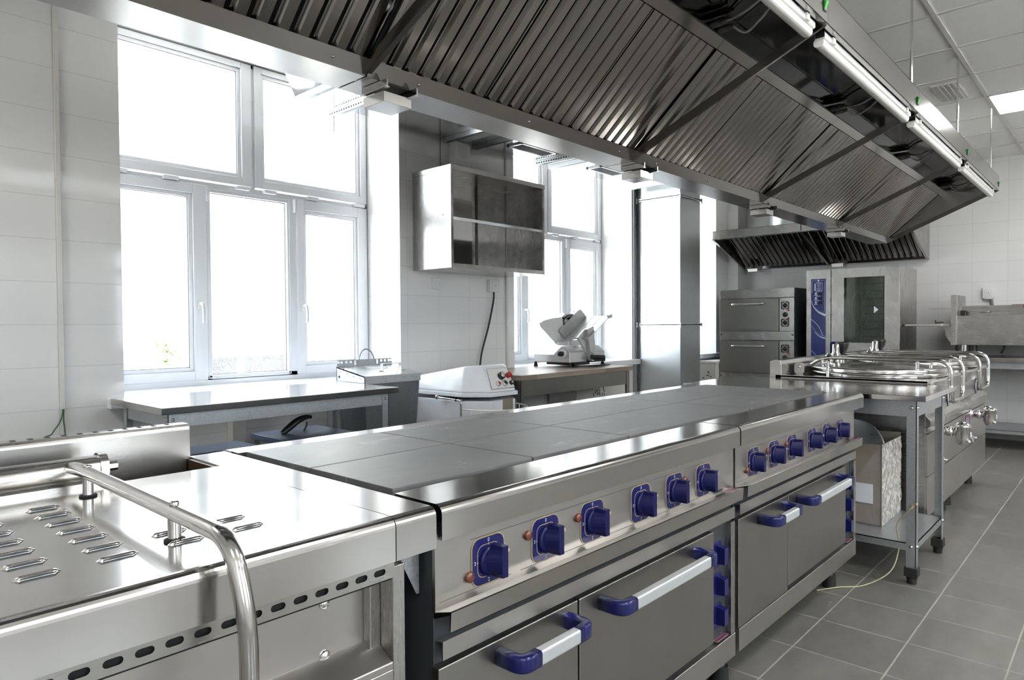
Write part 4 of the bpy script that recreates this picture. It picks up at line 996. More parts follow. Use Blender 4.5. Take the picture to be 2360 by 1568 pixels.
def deck_oven():
    T = thing('deck_oven', (7.7, 3.05, 0), 'double deck steel oven with two stacked doors and black knobs in the far corner', 'oven')
    xf, y0, y1 = 7.30, 2.637, 3.463
    b = MB().box(xf + .02, 8.10, y0, y1 , .10, 1.565); b.build('body', 'dark_side', T, .003)
    for z in (1.020, .560):
        for_z = z
        f = MB(); f.box(xf, xf + .03, y0, y1, z + .445, z + .545 if z > 1 else z + .543); f.build('band', 'steel_y', T, .002)
        d = MB().box(xf - .004, xf + .02, 2.800, y1, z + .085, z + .440).build('door', 'steel_door', T, .002)
        h = MB(); zz = z + .385; h.tube(bend([(xf, 3.315, zz), (xf - .045, 3.305, zz - .004), (xf - .055, 3.28, zz - .006), (xf - .055, 2.985, zz - .006), (xf - .045, 2.955, zz - .004), (xf, 2.945, zz)], .03, 5), .0105, 12); h.build('door_handle', 'chrome', d)
        c = MB(); c.box(xf + .010, xf + .03, 2.688, 2.795, z + .085, z + .440); c.box(xf, xf + .03, y0, 2.686, z + .085, z + .440); c.build('control_panel', 'steel_z', T, .0015)
        for k, zz in enumerate((.358, .260, .175)):
            q = MB(); zc = z + zz; y = 2.735
            if k == 1: q.lathe([(0, .022), (.020, .020), (.028, .006), (.028, 0)], (xf + .01, y, zc), (-1, 0, 0), 20); mt = ['black_plastic']
            else:
                o = rrect(y - .042, y + .042, zc - .042, zc + .042, .018); i_ = rrect(y - .032, y + .032, zc - .032, zc + .032, .014)
                q.plate(o, [i_], (xf + .008, 0, 0), (0, 1, 0), (0, 0, 1), (-.002, 0, 0)); q.lathe([(0, .020), (.022, .018), (.027, .004), (.027, 0)], (xf + .01, y, zc), (-1, 0, 0), 20); q.mat(1)
                for u, w in ((.037, 0), (-.037, 0), (0, .037), (0, -.037)): q.box(xf + .004, xf + .0055, y + u - .004, y + u + .004, zc + w - .004, zc + w + .004)
                mt = ['black_plastic', 'gold_line']
            q.build('knob', mt, T)
        for zz in (.306, .223): MB().lathe([(0, .012), (.010, .010), (.010, 0)], (xf + .01, 2.697, z + zz), (-1, 0, 0), 12).build('indicator_light', 'red_plastic', T)
    f = MB().box(xf, xf + .03, y0, y1, .545, .642); f.build('band', 'steel_y', T, .002)
    f = MB().box(xf + .002, xf + .03, y0, y1, .10, .545); f.build('base_panel', 'steel_door', T, .002)
    s = MB()
    for y in (y0 + .016, y1 - .016):
        for z in (1.065, .605): s.cyl((xf - .001, y, z), (xf + .002, y, z), .008, 10)
    s.build('screw_hole', 'black_gap', T)
    for x in (7.38, 8.02):
        for y in (y0 + .06, y1 - .06): MB().cyl((x, y, 0), (x, y, .10), .022, 12).build('foot', 'rubber_foot', T)
deck_oven()

def combi_oven():
    T = thing('combi_oven', (7.65, 2.08, 0), 'tall steam combi oven with a blue control panel and glass door against the back wall', 'oven')
    xf, y0, y1, zb, zt = 7.30, 1.647, 2.512, .72, 1.733
    b = MB(); b.box(xf + .05, 8.0, y0 + .002, y1, zb, zt); b.build('casing', 'steel_z', T, .004)
    f = MB().box(xf, xf + .05, 2.274, y1, zb, zt); f.build('control_column', 'steel_z', T, .003)
    d = MB(); a, c, e, g = 1.779, 2.147, .99, 1.639
    d.box(xf, xf + .05, y0, a, zb + .02, zt); d.box(xf, xf + .05, c, 2.266, zb + .02, zt); d.box(xf, xf + .05, a, c, zb + .02, e); d.box(xf, xf + .05, a, c, g, zt)
    door = d.build('door', 'steel_z', T, .002)
    MB().box(xf + .010, xf + .014, a, c, e, g).build('door_glass', 'oven_glass', door)
    MB().box(xf + .052, xf + .056, a, c, e, g)
    q = MB(); q.box(xf + .0505, xf + .054, a - .02, c + .02, e - .02, g + .02); q.build('inner_liner', 'oven_interior', T)
    q = MB()
    for k in range(8): q.tube([(xf + .044, a + .02, e + .06 + .075 * k), (xf + .044, c - .16, e + .06 + .075 * k)], .004, 6)
    q.box(xf + .030, xf + .048, a + .002, a + .02, e, g); q.build('tray_rack', 'tray_dark', T)
    q = MB()
    for yy in (1.92, 2.03):
        pts = [(xf + .040, yy + .055 * cos(t), 1.33 + .17 * sin(t)) for t in [2 * pi * i / 40 for i in range(41)]]; q.tube(pts, .0035, 6, False)
    q.box(xf + .036, xf + .040, 1.99, 1.997, e, g); q.build('fan_guard', 'silver_cast', T)
    q = MB(); q.add([(xf + .0085, a + .095, 1.35), (xf + .0085, a + .055, 1.315), (xf + .0085, a + .095, 1.28)], [(0, 1, 2)]); q.build('arrow_mark', 'paper', door)
    h = MB(); h.prism(rrect(2.195, 2.262, .86, 1.00, .030), 'x', xf - .05, xf - .012); h.box(xf - .014, xf, 2.21, 2.248, .88, .95); h.build('door_handle', 'blue_plastic', door, .004)
    p = MB(); p.box(xf - .0025, xf, 2.320, 2.464, .74, 1.640)
    p.mat(1); o = xf - .0030
    def quad(yc, zc, hy, hz): p.box(o - .0004, o, yc - hy, yc + hy, zc - hz, zc + hz)
    for a_, c_, e_, g_ in ((2.328, 2.330, 1.30, 1.615), (2.454, 2.456, 1.50, 1.615), (2.328, 2.378, 1.6225, 1.6245), (2.406, 2.456, 1.6225, 1.6245)): p.box(o - .0004, o, a_, c_, e_, g_)
    p.cyl((o - .0006, 2.392, 1.6235), (o, 2.392, 1.6235), .010, 14)
    quad(2.392, 1.608, .012, .0016)
    for k in range(5):
        z = 1.590 - .0150 * k; p.cyl((o - .0006, 2.424 - .002 * k * 0, z), (o, 2.424, z), .0062, 10); quad(2.424, z - .008, .009, .0022)
        quad(2.386, z, .022 - .004 * (k % 3), .0020)
    for z in (1.600, 1.521): quad(2.382, z, .030, .0012)
    p.box(o - .0004, o, 2.3525, 2.3545, 1.521, 1.600)
    for k in range(3):
        z = 1.492 - .047 * k; p.cyl((o - .0006, 2.416, z), (o, 2.416, z), .0100, 14); quad(2.416, z - .017, .016, .0030); quad(2.390 + .006 * k, z + .018, .028 - .006 * (k % 2), .0020)
    p.mat(2)
    for k in range(3): z = 1.490 - .047 * k; p.box(o - .0006, o, 2.354, 2.390, z - .016, z + .014)
    def sweep(pts, w0, w1, mi):
        p.mat(mi); P = spline([(o - .0008, y, z) for y, z in pts], 10); n = len(P); vs = []
        for i, q_ in enumerate(P):
            t = (P[min(i + 1, n - 1)] - P[max(i - 1, 0)]).normalized(); nr = Vector((0, -t.z, t.y)); w = w0 + (w1 - w0) * i / (n - 1)
            vs += [q_ + nr * w, q_ - nr * w]
        p.add(vs, [(2 * i, 2 * i + 1, 2 * i + 3, 2 * i + 2) for i in range(n - 1)])
    sweep([(2.463, 1.418), (2.438, 1.355), (2.395, 1.305), (2.355, 1.282), (2.321, 1.266)], .0008, .0125, 1)
    sweep([(2.463, 1.432), (2.430, 1.365), (2.38, 1.312), (2.321, 1.288)], .0008, .0014, 3)
    sweep([(2.463, 1.228), (2.425, 1.195), (2.385, 1.145), (2.347, 1.062)], .0022, .0022, 1)
    sweep([(2.463, 1.170), (2.430, 1.118), (2.385, 1.076), (2.321, 1.048)], .0018, .0030, 3)
    sweep([(2.428, 1.098), (2.400, 1.068), (2.365, 1.045), (2.321, 1.030)], .0012, .0055, 1)
    sweep([(2.463, .905), (2.42, .865), (2.38, .80)], .0018, .0018, 1)
    p.build('control_panel', ['panel_blue', 'panel_light', 'black_gap', 'panel_pale_blue'], T)
    s = MB()
    for x in (7.36, 7.96):
        for y in (y0 + .03, y1 - .03): s.box(x - .02, x + .02, y - .02, y + .02, .03, zb)
    s.box(7.34, 7.98, y0 + .01, y1 - .01, .16, .18); s.build('stand', 'steel_z', T)
    for x in (7.36, 7.96):
        for y in (y0 + .03, y1 - .03): MB().cyl((x, y, 0), (x, y, .035), .025, 12).build('foot', 'rubber_foot', T)
combi_oven()

def back_counter():
    steel_table('counter_table', 'long steel counter with a lower shelf along the back wall, right of the kettles', 7.68, 8.38, .02, 1.56, .853, .042, .060, .182, inset=.03, bolt=False, foot=False)
    T = thing('conveyor_machine', (8.05, .9, .853), 'low stainless conveyor machine with a side tray standing on the back counter', 'kitchen machine')
    x0, x1, y0, y1 = 7.80, 8.22, .30, 1.282
    b = MB().box(x0, x1, y0, y1, .967, 1.250); b.build('body', 'steel_y', T, .003)
    p = MB().box(x0 - .01, x1 + .02, 1.262, 1.315, .965, 1.452); p.build('end_column', 'steel_z', T, .003)
    p = MB().box(x0 - .014, x0 - .006, 1.268, 1.31, .965, 1.15); 
    for z in (1.105, 1.125): p.lathe([(0, .005), (.008, .003), (.008, 0)], (x0 - .014, 1.289, z), (-1, 0, 0), 10)
    p.build('cover_plate', 'steel_z', T, .002)
    r = MB(); r.box(x0 + .12, x0 + .15, .30, 1.262, 1.330, 1.346); r.box(x0 + .10, x0 + .105, .86, 1.25, 1.290, 1.300); r.box(x0 + .16, x0 + .17, .85, 1.25, 1.25, 1.33); r.build('rear_rail', 'steel_y', T)
    r = MB().box(x0 + .04, x0 + .30, .40, .855, 1.25, 1.318); r.box(x0 + .04, x0 + .30, .40, .84, 1.318, 1.352); r.build('control_box', 'steel_door', T, .003)
    r = MB().box(x0 + .035, x0 + .04, .66, .75, 1.318, 1.345); r.mat(1).box(x0 + .030, x0 + .035, .68, .75, 1.330, 1.347); r.build('rocker_switch', ['black_plastic', 'red_plastic'], T)
    h = MB().tube(bend([(x0 + .13, 1.09, 1.28), (x0 + .10, 1.085, 1.282), (x0 + .10, 1.02, 1.285), (x0 + .13, 1.015, 1.285)], .01, 4), .007, 8); h.build('lift_handle', 'chrome', T)
    k = MB().box(x0 + .05, x0 + .09, 1.205, 1.245, 1.25, 1.30); k.build('roller_end', 'black_plastic', T)
    t = MB().box(7.42, 8.10, 1.318, 1.630, 1.150, 1.172); t.build('side_tray', 'steel_polished', T, .004)
    t = MB().box(x0 + .02, x0 + .05, 1.318, 1.375, 1.128, 1.150); t.prism([(1.318, .995), (1.345, .995), (1.375, 1.06), (1.382, 1.128), (1.318, 1.128)], 'x', x0 + .10, x0 + .104); t.build('tray_bracket', 'steel_z', T)
    g = MB().box(x0 + .06, x0 + .30, 1.32, 1.52, 1.322, 1.326); g.build('clear_guard', 'clear_acrylic', T)
    g = MB(); g.cyl((x0 + .1, 1.328, 1.172), (x0 + .1, 1.316, 1.325), .007, 8); g.build('guard_arm', 'gland_grey', T)
    g = MB().cyl((x0 + .1, 1.39, 1.187), (x0 + .1, 1.46, 1.183), .008, 10); g.cyl((x0 + .1, 1.462, 1.172), (x0 + .1, 1.462, 1.21), .006, 8); g.build('stop_knob', 'gland_grey', T)
    for i, (x, y) in enumerate(((x0 + .05, 1.21), (x0 + .05, 1.135), (x1 - .05, 1.21), (x0 + .05, .66), (x1 - .05, .66), (x0 + .05, .40), (x1 - .05, .4))):
        f = MB().cyl((x, y, .853), (x, y, .875), .024, 16); f.cyl((x, y, .875), (x, y, .967), .030, 18); f.build('foot', 'chrome' if i == 0 else 'black_plastic', T)
    S = thing('power_socket', (XB, 1.08, 1.47), 'white wall socket on the back wall above the conveyor machine', 'socket')
    s = MB().box(XB - .045, XB, 1.034, 1.137, 1.428, 1.532); s.box(XB - .05, XB - .005, 1.044, 1.127, 1.418, 1.428); s.build('cover', 'plastic_white', S, .006)
    s = MB().box(XB - .048, XB - .044, 1.054, 1.117, 1.448, 1.512); s.build('flap', 'plastic_white', S, .003); MB().cyl((XB - .0495, 1.085, 1.480), (XB - .047, 1.085, 1.480), .004, 10).build('screw', 'gland_grey', S)
    h = MB().tube(spline([(XB - .03, 1.065, 1.42), (XB - .03, 1.055, 1.38), (XB - .035, 1.045, 1.30), (XB - .05, 1.03, 1.05), (XB - .05, .95, .95), (XB - .05, .975, .87)], 6), .013, 10)
    tag(h.build('conduit', 'hose_grey'), 'grey flexible conduit dropping from the back wall socket behind the machine', 'conduit')
    h = MB().tube(spline([(8.30, 1.345, .96), (8.30, 1.345, .91), (8.28, 1.325, .872), (8.2, 1.30, .866)], 6), .014, 10)
    tag(h.build('hose', 'hose_grey'), 'short grey hose bent under the left end of the conveyor machine', 'hose')
back_counter()
# ================================================================ WINDOW SIDE
steel_table('prep_table', 'steel table standing along the window with bluish reflections on its top', 1.082, 2.300, 2.925, 3.53, .853, .030, .062, None, ma='galvanised', mt='steel_top', inset=.045, foot=True)

def low_stand(x0, x1, y0, y1, z, label):
    T = thing('low_stand', ((x0 + x1) / 2, (y0 + y1) / 2, 0), label, 'stand')
    MB().box(x0, x1, y0, y1, z - .03, z).build('stand_top', 'blue_sheet', T, .003)
    for x in (x0 + .005, x1 - .035):
        for y in (y0 + .005, y1 - .035): MB().box(x, x + .03, y, y + .03, 0, z - .03).build('leg', 'galvanised', T)
low_stand(1.12, 1.655, 2.99, 3.46, .590, 'low bluish steel stand under the window table, left one partly behind the pan backsplash')
low_stand(1.705, 2.10, 2.99, 3.42, .625, 'low bluish steel stand under the window table with a black curved hook on it')
h = MB(); P_ = spline([(1.80, 3.26, .630), (1.835, 3.26, .652), (1.885, 3.26, .684), (1.935, 3.26, .699), (1.968, 3.26, .697)], 7); n = len(P_)
h.tube(P_, [.010 + .009 * sin(pi * min(1, i / n + .15)) for i in range(n)], 10); h.tube(spline([(1.93, 3.27, .626), (1.945, 3.27, .650), (1.948, 3.27, .672)], 4), .005, 8)
tag(h.build('hook', 'black_plastic'), 'black curved hook lying on the low bluish stand under the window table', 'hook')

def steel_bin():
    T = thing('steel_bin', (2.53, 3.41, 0), 'galvanised steel bin with a sloping lid and punched back plate beyond the window table', 'bin')
    x0, x1, y0, y1 = 2.325, 2.742, 3.272, 3.560
    b = MB(); b.hexa([(x0 + .05, y0 + .05, .02), (x1 - .05, y0 + .05, .02), (x1 - .05, y1 - .01, .02), (x0 + .05, y1 - .01, .02), (x0 + .004, y0 + .004, .868), (x1 - .004, y0 + .004, .868), (x1 - .004, y1 - .004, .92), (x0 + .004, y1 - .004, .92)])
    b.build('body', 'galvanised_dark', T, .002)
    c = MB(); c.prism([(y0, .846), (y0, .892), (y1, .938), (y1, .846), (y1 - .006, .846), (y1 - .006, .93), (y0 + .004, .886), (y0 + .004, .846)], 'x', x0, x1); c.prism([(y0, .846), (y0, .892), (y1, .938), (y1, .846)], 'x', x0, x0 + .003); c.prism([(y0, .872), (y0, .892), (y1, .938), (y1, .90)], 'x', x1 - .003, x1)
    lid = c.build('lid', 'galvanised_bright', T)
    s = MB()
    for t in (.15, .38, .62, .85): s.lathe([(0, .003), (.004, .002), (.0042, 0)], (x0, y0 + (y1 - y0) * t, .880 + .046 * t - .008), (-1, 0, 0), 8)
    for t in (.08, .36, .68, .92): s.lathe([(0, .003), (.004, .002), (.0042, 0)], (x0 + (x1 - x0) * t, y0, .872), (0, -1, 0), 8)
    s.build('rivet', 'galvanised', lid)
    s = MB().cyl((x0 - .001, y1 - .03, .880), (x0 + .004, y1 - .03, .880), .008, 12); s.build('hole', 'black_gap', lid)
    p = MB(); hs = []; w = x1 - x0
    for t in (.028, .082, .162, .24, .79, .86, .932, .975): hs.append([(w * t + .0085 * cos(a), .029 + .0085 * sin(a)) for a in [2 * pi * i / 12 for i in range(12)]])
    for t in (.316, .715): hs.append([(w * t + a, .024 + b) for a, b in arc(0, .010, .006, 0, 180, 5) + arc(0, -.010, .006, 180, 360, 5)])
    o = [(0, 0), (w, 0)] + arc(w - .012, .032, .010, 0, 90, 3) + arc(.012, .032, .010, 90, 180, 3)
    p.plate(o, hs, (x0, y1 - .004, .935), (1, 0, 0), (0, .0, 1), (0, .0016, 0)); p.build('back_plate', 'galvanised', T)
    g = MB(); g.tube(spline([(x0 + .165, y1 + .002, .93), (x0 + .167, y1 + .004, .985), (x0 + .19, y1 + .008, 1.025), (x0 + .225, y1 + .01, 1.040), (x0 + .26, y1 + .008, 1.020), (x0 + .278, y1 + .004, .98), (x0 + .278, y1 + .002, .93)], 6), .004, 8); g.build('wire_loop', 'galvanised_dark', T)
    zz = lambda y: .892 + .046 * (y - y0) / (y1 - y0)
    g = MB(); ya, yb2 = y0 + .075, y0 + .145
    a0, a1 = x0 + .205, x0 + .345; yh = y0 + .11
    for a in (a0, a1): g.box(a - .0015, a + .0015, yh - .014, yh + .014, zz(yh) - .004, zz(yh) + .045)
    g.box(a0, a1, yh - .014, yh + .014, zz(yh) + .043, zz(yh) + .046); g.box(a0 - .03, a0, yh - .012, yh + .012, zz(yh) - .001, zz(yh) + .003); g.box(a1, a1 + .03, yh - .012, yh + .012, zz(yh) - .001, zz(yh) + .003); g.build('lid_grip', 'galvanised_bright', lid)
    g = MB(); yA, yB = y1 - .115, y1 - .012
    g.hexa([(x0 + .18, yA, zz(yA) + .0005), (x0 + .29, yA, zz(yA) + .0005), (x0 + .27, yB, zz(yB) + .0005), (x0 + .16, yB, zz(yB) + .0005), (x0 + .18, yA, zz(yA) + .0015), (x0 + .29, yA, zz(yA) + .0015), (x0 + .27, yB, zz(yB) + .0015), (x0 + .16, yB, zz(yB) + .0015)])
    tag(g.build('paper_sheet', 'paper'), 'small paper leaflet lying on the sloping lid of the galvanised bin', 'paper')
steel_bin()

def dough_mixer():
    T = thing('dough_mixer', (3.21, 3.35, 0), 'white enamelled spiral dough mixer with a sloping control head', 'dough mixer')
    xl, xr, yf, yb = 2.985, 3.442, 3.015, 3.66
    fp = lambda g, z, ch=.115, cr=.09: [(xl + ch - g, yf - g, z), (xr - cr + g, yf - g, z), (xr + g, yf + cr + .04 - g, z), (xr + g, yb + g, z), (xl - g, yb + g, z), (xl - g, yf + ch + .03 - g, z)]
    def loft(rings, mt, name, bev=.008):
        m = MB(); k = len(rings[0])
        for r in rings: m.v += [tuple(p) for p in r]
        for a in range(len(rings) - 1):
            for i in range(k): m.f.append([a * k + i, a * k + (i + 1) % k, (a + 1) * k + (i + 1) % k, (a + 1) * k + i])
        m.f.append(list(range(k))[::-1]); m.f.append([(len(rings) - 1) * k + i for i in range(k)])
        m.m = [0] * len(m.f); m.s = [False] * len(m.f)
        return m.build(name, mt, T, bev, 3)
    loft([fp(-.02, .06), fp(-.008, .70)], 'enamel_white', 'body')
    # head: seam flange then sloping cover, high at the front and falling to the back
    top = [(xl + .145, yf + .105, .925), (xr - .095, yf + .105, .925), (xr - .05, yf + .145, .925), (xr - .04, yb - .03, .845), (xl + .035, yb - .03, .845), (xl + .035, yf + .15, .925)]
    loft([fp(.004, .725), fp(.004, .752)], 'enamel_white', 'flange', .004)
    loft([fp(-.004, .752), top], 'enamel_white', 'head', .016)
    # control plate on the sloping front
    o = Vector((0, 0, 0)); a0 = Vector((3.128, 3.018 + .012, .772)); a1 = Vector((3.345, 3.018 + .012, .772)); b0 = Vector((3.158, 3.1035, .897)); 
    sl = Vector((0, yf + .105 - yf, .925 - .752)); sl.normalize(); nrm = Vector((0, -sl.z, sl.y))
    base = lambda x, t: Vector((x, yf + .004 + t * sl.y, .752 + t * sl.z)) + nrm * .0015
    q = [base(3.125, .022), base(3.345, .022), base(3.352, .172), base(3.155, .172)]
    m = MB(); m.mat(1).hexa([p - nrm * .004 for p in q] + [p for p in q][0:0] + [p + nrm * .0015 for p in q]); c = sum(q, Vector()) / 4
    m.mat(0).hexa([c + (p - c) * .97 - nrm * .003 for p in q] + [c + (p - c) * .97 + nrm * .0022 for p in q]); m.build('control_plate', ['cream_plate', 'gland_grey'], T)
    def knob(x, t, r, L, mats, name, tip=None, cap=.6):
        p = base(x, t); k = MB(); k.lathe([(r, 0), (r, L * .5), (r * .92, L), (0, L)], p, nrm, 20); k.mat(1); k.lathe([(r * cap, L), (r * cap, L + .002), (0, L + .0025)], p, nrm, 20); k.build(name, mats, T)
    knob(3.253, .108, .025, .030, ['black_plastic', 'silver_cast'], 'timer_knob', cap=.72)
    knob(3.322, .110, .019, .032, ['red_plastic', 'red_plastic'], 'emergency_stop', cap=.6)
    knob(3.199, .055, .016, .020, ['silver_cast', 'red_plastic'], 'stop_button'); knob(3.262, .056, .022, .018, ['silver_cast', 'black_plastic'], 'selector_switch'); knob(3.325, .056, .016, .020, ['black_plastic', 'beige_plastic'], 'start_button')
    b = MB().box(3.222, 3.318, yf + .0055, yf + .009, .60, .70); b.build('rating_plate', 'label_frame', T)
    r = MB(); x = xl - .030; r.tube(bend([(x, 3.36, .716), (x, 3.135, .708), (x, 3.135, .56)], .02, 5), .006, 10)
    for y in (3.352, 3.175): r.cyl((xl + .01, y, .714 if y > 3.3 else .708), (x - .012, y, .714 if y > 3.3 else .708), .0075, 10)
    r.ell((x, 3.365, .716), (.012, 0, 0), (0, .016, 0), (0, 0, .016)); r.build('guard_rod', 'chrome', T)
    w = MB(); ring = [(3.02 + .17 + .24 * cos(t), 3.03 - .26 * abs(sin(t)) * 0 - .0 + .0, 0) for t in (0,)]
    cx, cy, R = 3.205, 3.14, .238
    for z in (.652, .60): w.tube([(cx + R * cos(a), cy - R * 1.15 * sin(a), z) for a in [pi * i / 20 for i in range(21)]], .0045, 6)
    for i in range(13): a = pi * i / 12; w.tube([(cx + R * cos(a), cy - R * 1.15 * sin(a), .655), (cx + R * .98 * cos(a), cy - R * 1.15 * sin(a) * .98, .55)], .004, 6)
    w.build('bowl_guard', 'plastic_white', T)
    w = MB().lathe([(0, .30), (.10, .30), (.19, .34), (.205, .42), (.205, .56), (.211, .565), (.211, .57), (.198, .57), (.196, .42), (.10, .315), (0, .31)], (3.20, 3.04 - .0, 0), n=40); w.build('bowl', 'steel_polished', T)
    w = MB()
    for x in (xl + .06, xr - .06):
        for y in (yf + .15, yb - .06): w.cyl((x, y, 0), (x, y, .062), .03, 12)
    w.build('foot', 'rubber_foot', T)
dough_mixer()

steel_table('wood_top_table', 'table with a pale butcher block top carrying the meat slicer by the second window', 3.462, 4.875, 3.075, 3.735, .840, .036, .115, None, mt='butcher_wood', ma='steel_door', inset=.03, bolt=False, foot=False)

def slicer():
    kx = 1.097; ref = Vector((3.96, 3.04, .87)); base = Vector((4.345, 3.335, .840))
    T = thing('meat_slicer', (4.58, 3.5, .84), 'silver electric meat slicer standing on the butcher block table', 'meat slicer')
    q = lambda x, y, z: tuple(base + kx * (Vector((x, y, z)) - ref))
    def loc(m): m.v = [q(*p) for p in m.v]; return m
    m = MB(); m.prism([(3.39, .905), (3.385, .963), (3.20, .964), (3.155, 1.003), (3.128, 1.024), (3.075, 1.020), (3.042, .980), (3.040, .905)], 'x', 3.962, 4.17); m.prism([(3.38, .905), (3.38, .958), (3.20, .958), (3.20, .905)], 'x', 4.17, 4.40)
    loc(m).build('base_casting', 'silver_cast', T, .006)
    m = MB().prism([(3.36, .905), (3.36, 1.01), (3.31, 1.030), (3.10, 1.026), (3.044, .978), (3.040, .905)], 'x', 4.225, 4.412); loc(m).build('motor_housing', 'silver_cast', T, .010)
    m = MB(); m.box(4.005, 4.20, 3.035, 3.30, .885, .905); m.box(4.19, 4.40, 3.03, 3.2, .90, .925); loc(m).build('underside', 'black_plastic', T, .004)
    for x, y in ((3.968, 3.375), (3.985, 3.058), (4.395, 3.055), (4.39, 3.36)):
        m = MB().cyl((x, y, .87), (x, y, .906), .017, 12, .009); loc(m).build('foot', 'rubber_foot', T)
    m = MB().lathe([(.030, 0), (.030, .006), (.026, .012), (0, .013)], (3.962, 3.100, .972), (-1, 0, 0), 24); m.mat(1); m.lathe([(.018, .012), (.019, .02), (.017, .048), (.012, .052), (0, .052)], (3.962, 3.104, .972), (-1, 0, 0), 18); loc(m).build('thickness_knob', ['plastic_white', 'black_plastic'], T)
    g = MB(); poly = [(3.853, 1.199), (3.868, 1.168), (3.955, 1.106), (4.055, 1.034), (4.121, 1.032), (4.137, 1.069), (4.127, 1.195), (4.117, 1.243), (3.998, 1.236), (3.904, 1.219)]
    g.prism(poly, 'y', 3.232, 3.242)
    for k in range(10):
        z = 1.196 - .0155 * k; xL = 3.865 + max(0, (1.170 - z) * 1.28) + .004; g.box(xL, 4.115 + .015 * (k > 2), 3.2295, 3.233, z - .003, z + .003)
    loc(g).build('gauge_plate', 'plastic_white', T, .0015)
    b = MB(); b.lathe([(0, .008), (.06, .010), (.092, .004), (.095, 0), (.092, -.003), (0, -.003)], (4.20, 3.255, 1.160), (0, -1, 0), 40); b.mat(1); b.lathe([(0, .022), (.020, .020), (.024, .009)], (4.19, 3.255, 1.205), (0, -1, 0), 18); loc(b).build('blade', ['chrome', 'plastic_white'], T)
    b = MB(); b.prism(arc(4.20, 1.16, .104, 35, 135, 10) + arc(4.20, 1.16, .096, 135, 35, 10), 'y', 3.22, 3.28); loc(b).build('blade_guard', 'black_plastic', T)
    b = MB(); b.prism([(4.10, 1.243), (4.153, 1.274), (4.26, 1.270), (4.266, 1.250), (4.17, 1.252), (4.16, 1.243)], 'y', 3.225, 3.285); b.cyl((4.159, 3.25, 1.272), (4.159, 3.25, 1.288), .006, 10); loc(b).build('sharpener', 'silver_cast', T, .003)
    p = MB(); p.prism([(4.058, 1.142), (4.300, 1.299)] + arc(4.327, 1.283, .022, 130, 40, 5) + [(4.41, 1.249), (4.123, 1.075)], 'y', 3.216, 3.220); loc(p).build('carriage_shield', 'silver_cast', T)
    t = MB(); sx, sz = 4.41 - 4.123, 1.249 - 1.075; L = sqrt(sx * sx + sz * sz)
    for k in range(3):
        y0 = 3.216 - .076 * (k + 1) + .004; y1 = 3.216 - .076 * k
        t.hexa([(4.123, y0, 1.075), (4.41, y0, 1.249), (4.41, y1, 1.249), (4.123, y1, 1.075), (4.120, y0, 1.080), (4.407, y0, 1.254), (4.407, y1, 1.254), (4.120, y1, 1.080)])
    t.mat(1); t.obox((4.406, 2.995, 1.250), (.014, 0, .006), (0, .016, 0), (-.006, 0, .012)); loc(t).build('carriage_tray', ['silver_cast', 'plastic_white'], T, .001)
    a = MB(); a.prism([(4.138, 1.150), (4.22, 1.175), (4.25, .961), (4.225, .905), (4.192, .908)], 'y', 3.012, 3.05); a.prism([(4.05, 1.09), (4.138, 1.15), (4.192, .908), (4.150, .978)], 'y', 3.035, 3.05); loc(a).build('carriage_arm', 'silver_cast', T, .003)
    a = MB(); a.cyl((4.18, 3.0, .943), (4.32, 2.995, .935), .019, 14); a.box(4.20, 4.30, 3.0, 3.03, .905, .93); a.mat(1); a.ell((4.19, 3.0, .974), (.012, 0, 0), (0, .012, 0), (0, 0, .008)); a.ell((4.19, 3.0, .916), (.012, 0, 0), (0, .012, 0), (0, 0, .010)); loc(a).build('carriage_handle', ['black_plastic', 'chrome'], T)
    c = MB(); c.tube(bend([(3.97, 3.20, .88), (4.05, 3.12, 1.03), (4.14, 3.06, 1.06)], .03, 4), .008, 8) if False else c.prism([(4.02, 1.03), (4.02, 1.06), (4.16, 1.075), (4.20, 1.04), (4.15, 1.024)], 'y', 3.10, 3.21); loc(c).build('neck', 'silver_cast', T, .004)
    z = .847
    c = MB(); c.tube(spline([(4.56, 3.30, z), (4.52, 3.27, z), (4.58, 3.235, z), (4.66, 3.24, z), (4.78, 3.27, z), (4.88 - .02, 3.30, z), (4.80, 3.34, z), (4.70, 3.30, z), (4.60, 3.33, z), (4.50, 3.36, z), (4.463, 3.385, z + .004)], 8), .0042, 8)
    c.lathe([(0, -.022), (.016, -.018), (.020, 0), (.016, .018), (0, .022)], (4.452, 3.385, .861), (.8, -.6, 0), 16)
    c.build('power_cord', 'cable_black', T)
slicer()

